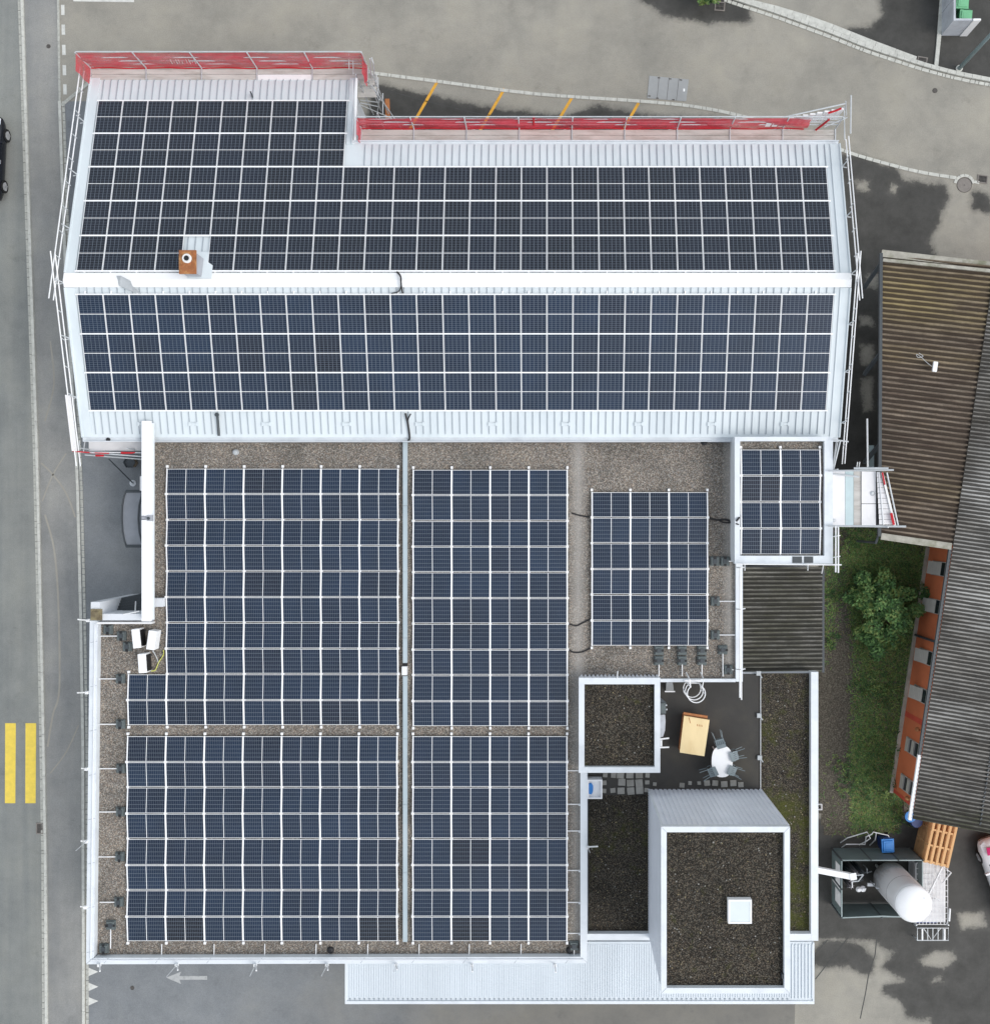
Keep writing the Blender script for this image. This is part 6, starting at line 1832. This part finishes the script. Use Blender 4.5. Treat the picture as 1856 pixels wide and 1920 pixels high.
for x in (rx0, rx1):
    for y in (ry0, ry1):
        part('corner_post', 'galv', rk, lambda m: m.tube([(x, y, .004), (x, y, 1.25)], .035, 8))
part('diagonal_tube', 'white_tube', rk, lambda m: (m.tube([(rx1 - .3, ry1 - .2, 1.2), (rx0 + .6, ry1 - 1.5, 1.2), (rx1 - .4, ry0 + 1.2, 1.2)], .04), m.tube([(rx1 - .1, ry1 - .3, 1.25), (rx1 + .12, ry1 - .45, 1.25), (rx1 - .3, ry1 - 1.0, 1.2)], .035), m.tube([(rx1 + .02, ry0 + .2, 1.25), (rx1 + .06, ry0 + .8, 1.25)], .05)))
part('tarp', 'darkblue', rk, lambda m: m.box(rx0 + .2, rx1 - .3, ry0 - .12, ry0 - .04, .3, .7))
tg = thing('metal_trestle', 'grey metal trestle frame on the wet asphalt below the tank', 'trestle', P(1748, 1751, 0))
a0, a1, b0, b1 = X(1719, .5), X(1777, .5), Y(1763, .5), Y(1740, .5)
part('frame', 'galv', tg, lambda m: (m.tube([(a0, b0, .5), (a1, b0, .5), (a1, b1, .5), (a0, b1, .5), (a0, b0, .5)], .025), [m.tube([(x, b0, .5), (x, b1, .5)], .02) for x in np.linspace(a0, a1, 7)[1:-1]], m.tube([(a0 + .3, b1, .48), (a0 + .7, b0, .48), (a1 - .35, b1, .48)], .02)))
part('wide_bar', 'white_tube', tg, lambda m: (m.box(a0 + .2, a0 + .27, b0 + .03, b1 - .03, .49, .55), m.box(a1 - .22, a1 - .15, b0 + .03, b1 - .03, .49, .55)))
for x in (a0, a1):
    for y in (b0, b1):
        part('leg', 'galv', tg, lambda m: m.tube([(x, y, .004), (x, y, .5)], .025))
setp(part('pipe_socket', 'white_tube', None, lambda m: (ring(m, 1532, 1541, 1508, 1519, 1.2, 1.2, 1.2, 1.2, .03, .25)), origin=P(1536, 1513, 0)), 'small white square shaft frame beside the gravel strip coping', 'shaft frame')

# ------------------------------------------------------------------ cars
def make_car(label, c, rz, paint, decal=None, length=4.1, width=1.72):
    t = thing('parked_car', label, 'car', (c[0], c[1], 0.01))
    t.rotation_euler = (0, 0, rz)
    o = Vector((c[0], c[1], 0.01))
    hw, L = width / 2, length
    def loft(m, secs):
        k = len(m.v)
        n = len(secs[0][1])
        for y, ring_ in secs:
            for x, z in ring_:
                m.v.append((o.x + x, o.y + y, o.z + z))
        for i in range(len(secs) - 1):
            for j in range(n):
                m.f.append((k + i * n + j, k + i * n + (j + 1) % n, k + (i + 1) * n + (j + 1) % n, k + (i + 1) * n + j))
                m.mi.append(0)
        m.f.append(tuple(k + j for j in range(n)))
        m.f.append(tuple(k + (len(secs) - 1) * n + j for j in range(n)))
        m.mi += [0, 0]
    def rg(w, zb, zt, cr=.06):
        zt_ = zt
        return [(-w * .93, zb), (-w, zb + .15), (-w, (zb + zt) / 2), (-w * .97, zt - .12), (-w * .86, zt - .02), (-w * .4, zt + cr * .5), (0, zt + cr), (w * .4, zt + cr * .5), (w * .86, zt - .02), (w * .97, zt - .12), (w, (zb + zt) / 2), (w, zb + .15), (w * .93, zb)]
    hl = L / 2
    body = lambda m: loft(m, [(-hl, rg(hw * .8, .35, .72)), (-hl + .08, rg(hw * .92, .26, .88)), (-hl + .4, rg(hw * .99, .2, .94)), (-.9, rg(hw, .18, .95)), (.3, rg(hw, .18, .93)), (.9, rg(hw, .18, .9)), (1.4, rg(hw * .98, .2, .82)), (hl - .25, rg(hw * .9, .24, .72)), (hl - .06, rg(hw * .78, .28, .6)), (hl, rg(hw * .62, .34, .5))])
    part('body', paint, t, body, smooth=True)
    def cab(w0, w1, z0, z1): return [(-w0, z0), (-(w0 + w1) / 2, (z0 + z1) / 2), (-w1, z1 - .03), (-w1 * .7, z1), (0, z1 + .02), (w1 * .7, z1), (w1, z1 - .03), ((w0 + w1) / 2, (z0 + z1) / 2), (w0, z0)]
    part('windows', 'darkglass', t, lambda m: loft(m, [(-hl + .2, cab(hw * .8, hw * .72, .85, .95)), (-hl + .55, cab(hw * .86, hw * .7, .85, 1.36)), (-.6, cab(hw * .88, hw * .7, .85, 1.44)), (.15, cab(hw * .88, hw * .68, .85, 1.4)), (.95, cab(hw * .84, hw * .74, .85, .95))]), smooth=True)
    part('roof', paint, t, lambda m: loft(m, [(-hl + .58, cab(hw * .7, hw * .66, 1.375, 1.39)), (-.6, cab(hw * .71, hw * .67, 1.44, 1.475)), (.12, cab(hw * .69, hw * .64, 1.41, 1.43))]), smooth=True)
    for s in (-1, 1):
        for y in (-hl + .75, hl - .85):
            tyv = part('wheel', 'tyre', t, lambda m: m.tube([(o.x + s * (hw - .19), o.y + y, .32), (o.x + s * (hw - .0), o.y + y, .32), (o.x + s * (hw + .03), o.y + y, .32)], .31, 20))
            part('rim', 'rim', tyv, lambda m: (m.tube([(o.x + s * (hw + .031), o.y + y, .32), (o.x + s * (hw + .045), o.y + y, .32)], .2, 16), [m.beam((o.x + s * (hw + .05), o.y + y, .32), (o.x + s * (hw + .05), o.y + y + .21 * math.cos(a), .32 + .21 * math.sin(a)), .05, .02, up=(1, 0, 0)) for a in np.arange(0, 6.2, 1.257)]))
        part('mirror', paint, t, lambda m: (m.obox((o.x + s * (hw + .1), o.y + .62, .93), (.2, .1, .14)), m.beam((o.x + s * (hw - .06), o.y + .62, .95), (o.x + s * (hw + .05), o.y + .62, .97), .05, .05)), bevel=.02)
        part('headlight', 'lamp', t, lambda m: m.hexa([(o.x + s * hw * .5, o.y + hl - .3, .68), (o.x + s * hw * .84, o.y + hl - .42, .7), (o.x + s * hw * .8, o.y + hl - .14, .6), (o.x + s * hw * .55, o.y + hl - .06, .58)], [(o.x + s * hw * .5, o.y + hl - .32, .75), (o.x + s * hw * .86, o.y + hl - .5, .78), (o.x + s * hw * .84, o.y + hl - .16, .68), (o.x + s * hw * .56, o.y + hl - .06, .64)]))
        part('door_handle', 'rim', t, lambda m: (m.obox((o.x + s * (hw + .005), o.y - .25, .78), (.03, .18, .03))))
    if decal:
        part('decal', decal, t, lambda m: m.slab([(o.x - .62, o.y + 1.42, .95), (o.x - .22, o.y + 1.36, .97), (o.x - .2, o.y + 1.68, .89), (o.x - .52, o.y + 1.74, .85)], .05))
    return t
make_car('black hatchback cut by the left picture edge on the road', (X(12) - .70, Y(303), 0), R(-3), 'carblack')
make_car('white car with pink bonnet decal at the right picture edge', (22.36, -17.75, 0), R(20), 'carwhite', 'pink')

# ------------------------------------------------------------------ street fittings
ew = thing('bin_enclosure_wall', 'low pale concrete corner wall screening the green bins', 'wall', P(1766, 40, 0))
bx0, by0, bx1 = X(1763.5), Y(67), X(1812)
part('panel', 'conc', ew, lambda m: m.box(bx0, bx0 + .1, by0 + .1, by0 + 1.05, .005, 1.55))
part('panel', 'conc', ew, lambda m: m.box(bx0, bx0 + .1, by0 + 1.09, by0 + 4.5, .005, 1.6))
part('panel', 'conc', ew, lambda m: m.box(bx0, bx0 + .9, by0, by0 + .098, .005, 1.55))
part('panel', 'table', ew, lambda m: m.box(bx0 + .92, bx1, by0 - .03, by0 + .06, .005, 1.62))
lp = thing('lamp_post', 'slanting looking grey lamp post at the right edge beside the green bins', 'lamp post', P(1797, 129, 0))
b0_ = P(1797, 129, 0)
part('pole', 'post', lp, lambda m: m.tube([(b0_[0], b0_[1], .02), (b0_[0], b0_[1], 7.8)], .1, 12, .06), smooth=True)
part('base_collar', 'kerb', lp, lambda m: m.lathe((b0_[0], b0_[1], .005), [(.17, 0), (.17, .05), (.11, .06)], 16))
part('lamp_head', 'post', lp, lambda m: m.beam((b0_[0], b0_[1], 7.8), (b0_[0] + .9, b0_[1] + .4, 7.9), .22, .1))


def manhole(px, py, r, label, mat='iron2', z=.005):
    t = thing('manhole_cover', label, 'manhole', P(px, py, 0))
    part('lid', mat, t, lambda m: m.lathe(P(px, py, z), [(r, 0), (r, .008), (r * .93, .012)], 28))
    part('rim', 'iron', t, lambda m: [m.tube([(X(px) + (r + .012) * math.cos(a), Y(py) + (r + .012) * math.sin(a), z + .006) for a in np.linspace(0, 2 * math.pi, 29)], .012, 4)])
    part('keyhole', 'iron', t, lambda m: m.lathe(P(px, py, z + .013), [(.03, 0), (.03, .004)], 10))
manhole(1807, 347, .35, 'round manhole cover at the end of the paver line, right edge')
manhole(1752, 170, .1, 'tiny round valve cover on the road below the kerb', 'iron')
manhole(92, 87, .08, 'tiny round valve cover on the pavement, upper left', 'iron', .009)
manhole(249, 1852, .08, 'tiny dark valve cover left of the painted arrow', 'iron', .013)


def grate(px, py, w_, h_, rz, label, z=.006):
    c = P(px, py, z)
    t = thing('drain_grate', label, 'drain grate', c)
    part('frame', 'iron2', t, lambda m: [m.obox((c[0] + dx * math.cos(rz) - dy * math.sin(rz), c[1] + dx * math.sin(rz) + dy * math.cos(rz), z), (sx, sy, .03), rz) for dx, dy, sx, sy in ((0, h_ / 2, w_ + .06, .05), (0, -h_ / 2, w_ + .06, .05), (-w_ / 2, 0, .05, h_ - .05), (w_ / 2, 0, .05, h_ - .05))])
    part('bars', 'iron', t, lambda m: [m.obox((c[0] + dx * math.cos(rz), c[1] + dx * math.sin(rz), z), (.035, h_ - .06, .022), rz) for dx in np.linspace(-w_ / 2 + .06, w_ / 2 - .06, 6)] + [m.obox((c[0], c[1], z), (w_ - .06, .03, .025), rz)])
    part('pit', 'black', t, lambda m: m.obox((c[0], c[1], z - .001), (w_ - .05, h_ - .05, .006), rz))
grate(76, 1553, .32, .5, 0, 'dark drain grate beside the road kerb, lower left')
grate(1841, 336, .46, .36, R(-8), 'rusty drain grate at the right edge beside the manhole')
grate(1728, 114, .44, .34, R(-10), 'drain grate behind the curved kerb near the bin enclosure')
grate(1349, 12, .46, .4, R(-4), 'drain grate in the wet gutter at the top picture edge')
ht = thing('steel_hatch', 'large grey riveted steel hatch set in the upper road', 'hatch', P(1251, 166, 0))
hp = [(1217, 142), (1291, 149), (1286, 190), (1213, 184)]
part('plate', 'hatch', ht, lambda m: m.slab([P(a, b, .02) for a, b in hp], .015))
part('joint', 'iron', ht, lambda m: [m.beam(P(1217 + 74 * t - 4 * 0, 142 + 7 * t, .022), P(1213 + 73 * t, 184 + 6 * t, .022), .015, .006) for t in (.25, .5, .75)] + [m.obox(P(a, b, .02), (.12, .05, .012), R(-5)) for a, b in ((1235, 146), (1256, 148), (1276, 150), (1232, 184), (1262, 187), (1217, 180))])
part('lock', 'table', ht, lambda m: m.obox(P(1282, 169, .02), (.08, .14, .015)))

# ------------------------------------------------------------------ vegetation
def leaves(m, c, n, rad, size, mats, flat=.55, shape=None):
    """leaf-sized bent quads scattered in a blob"""
    for _ in range(n):
        while True:
            d = Vector((random.uniform(-1, 1), random.uniform(-1, 1), random.uniform(-1, 1)))
            if d.length < 1:
                break
        p = Vector(c) + Vector((d.x * rad[0], d.y * rad[1], d.z * rad[2]))
        if p.z < .03:
            p.z = .03 + random.random() * .1
        a = random.uniform(0, 2 * math.pi)
        s = size * random.uniform(.6, 1.3)
        dx = Vector((math.cos(a), math.sin(a), random.uniform(-flat, flat))).normalized() * s
        dy = Vector((-math.sin(a), math.cos(a), random.uniform(-flat, flat))).normalized() * s * .55
        m.m = random.choice(mats)
        m.add([p - dx * .5, p + dy * .5 + dx * .05, p + dx * .6, p - dy * .5 + dx * .05], [(0, 1, 2, 3)])


LM = ['leaf0', 'leaf1', 'leaf2', 'leaf3', 'leaf4', 'leaf5']
sc_ = P(1663, 1150, 1.2)
shb = thing('leafy_shrub', 'large leafy green shrub growing against the orange wall', 'shrub', (sc_[0], sc_[1], 0.02))
part('trunk', 'bark', shb, lambda m: [m.tube([(sc_[0] + random.uniform(-.15, .15), sc_[1] + random.uniform(-.15, .15), .02), (sc_[0] + .5 * math.cos(a), sc_[1] + .5 * math.sin(a), 1.0), (sc_[0] + 1.0 * math.cos(a + .2), sc_[1] + 1.15 * math.sin(a + .2), 1.7)], .05, 6, .012) for a in np.arange(0, 6.2, .7)])
m = MB()
for i in range(105):
    a = random.uniform(0, 2 * math.pi)
    q = math.sqrt(random.random())
    wob = 1 + .32 * math.sin(3 * a + 1) + .2 * math.sin(5 * a) + .12 * math.sin(9 * a)
    p = (sc_[0] + 1.5 * wob * q * math.cos(a), sc_[1] + 1.85 * wob * q * math.sin(a) , .7 + 1.6 * (1 - q * q) * random.uniform(.6, 1.05) + random.uniform(-.15, .15))
    tone = random.random()
    leaves(m, p, 80, (.34, .34, .24), .16, [0, 0, 2, 1] if tone < .5 else ([0, 1, 1, 3] if tone < .85 else [1, 3, 1, 5]))
m.build('crown', LM, shb, recalc=False)

wd = 0
for (px, py, rx, h, lb) in ((1592, 1010, .6, .5, 'low weeds just below the platform scaffold'), (1636, 1085, .8, .7, 'leafy weeds above the large shrub in the garden'), (1610, 1110, .6, .5, 'weeds left of the large shrub'), (1690, 1080, .7, .6, 'weeds against the orange wall above the shrub'),
                            (1555, 1115, .35, .35, 'small weeds at the upper edge of the lean-to shed'), (1552, 1195, .4, .4, 'small weeds beside the shed gutter midway'), (1615, 1285, .5, .35, 'sparse weeds below the large shrub'), (1660, 1290, .6, .45, 'weeds below the shrub near the orange wall'),
                            (1650, 1400, .8, .5, 'dense weeds beside the middle windows of the orange wall'), (1605, 1470, .7, .5, 'bright green weeds in the lower garden'), (1660, 1470, .8, .7, 'tall weeds at the lower end of the orange wall'), (1680, 1530, .6, .6, 'weeds beside the blue barrel'), (1580, 1440, .5, .3, 'thin weeds on the gravel path')):
    t = thing('weed_clump', lb, 'weeds', P(px, py, .02), 'weed clumps in the garden strip')
    m = MB()
    c = P(px, py, .1)
    for i in range(int(26 * rx / .5)):
        a = random.uniform(0, 6.283)
        q = math.sqrt(random.random()) * rx * 1.5
        leaves(m, (c[0] + q * math.cos(a), c[1] + q * math.sin(a), .05 + random.random() * h * .45), 14, (.16, .16, .06), .085, random.choice(([0, 1, 5], [0, 2, 2], [1, 3, 5], [2, 4, 0])))
    m.build('foliage', LM, t, recalc=False)
    part('stem', 'leaf2', t, lambda m: [m.tube([(c[0] + random.uniform(-rx, rx) * .6, c[1] + random.uniform(-rx, rx) * .6, .02)] * 1 + [(c[0] + random.uniform(-rx, rx) * .6, c[1] + random.uniform(-rx, rx) * .6, h * .8)], .008, 4) for _ in range(8)])
# grass and ground cover
m = MB()
gx = rng.uniform(X(1535), X(1750), 90000)
gy = rng.uniform(Y(1568), Y(985), 90000)
ok = (sdist(gx, gy, GARD) > .05)
gval = greenness(gx, gy) + rng.normal(0, .22, gx.size)
ok &= gval > .42
gx, gy = gx[ok], gy[ok]
for x, y in zip(gx[:22000], gy[:22000]):
    a = random.uniform(0, 6.283)
    l = random.uniform(.08, .2)
    hgt = random.uniform(.03, .1)
    dx, dy = math.cos(a), math.sin(a)
    m.m = random.choice((0, 0, 1, 1, 3, 4, 5, 5))
    m.add([(x - dy * .014, y + dx * .014, .02), (x + dy * .014, y - dx * .014, .02), (x + dx * l + dy * .01, y + dy * l - dx * .01, hgt), (x + dx * l - dy * .01, y + dy * l + dx * .01, hgt)], [(0, 1, 2, 3)])
gr2 = m.build('grass', LM, origin=P(1640, 1250, .02), recalc=False)
setp(gr2, 'patchy short grass and weeds growing between the buildings', 'grass', None, 'stuff')
tp = P(1342, -42, 1.5)
tr_ = thing('roadside_bush', 'green bush just showing at the top picture edge behind the kerb', 'bush', (tp[0], tp[1], 0))
part('trunk', 'bark', tr_, lambda m: m.tube([(tp[0], tp[1], 0), (tp[0] + .1, tp[1], 1.2)], .06, 6, .03))
m = MB()
for i in range(45):
    a = random.uniform(0, 6.283)
    q = math.sqrt(random.random())
    leaves(m, (tp[0] + 1.2 * q * math.cos(a), tp[1] + .85 * q * math.sin(a), .8 + random.random() * 1.2), 60, (.25, .25, .2), .14, random.choice(([0, 1, 3], [0, 2], [1, 3, 5])))
m.build('crown', LM, tr_, recalc=False)
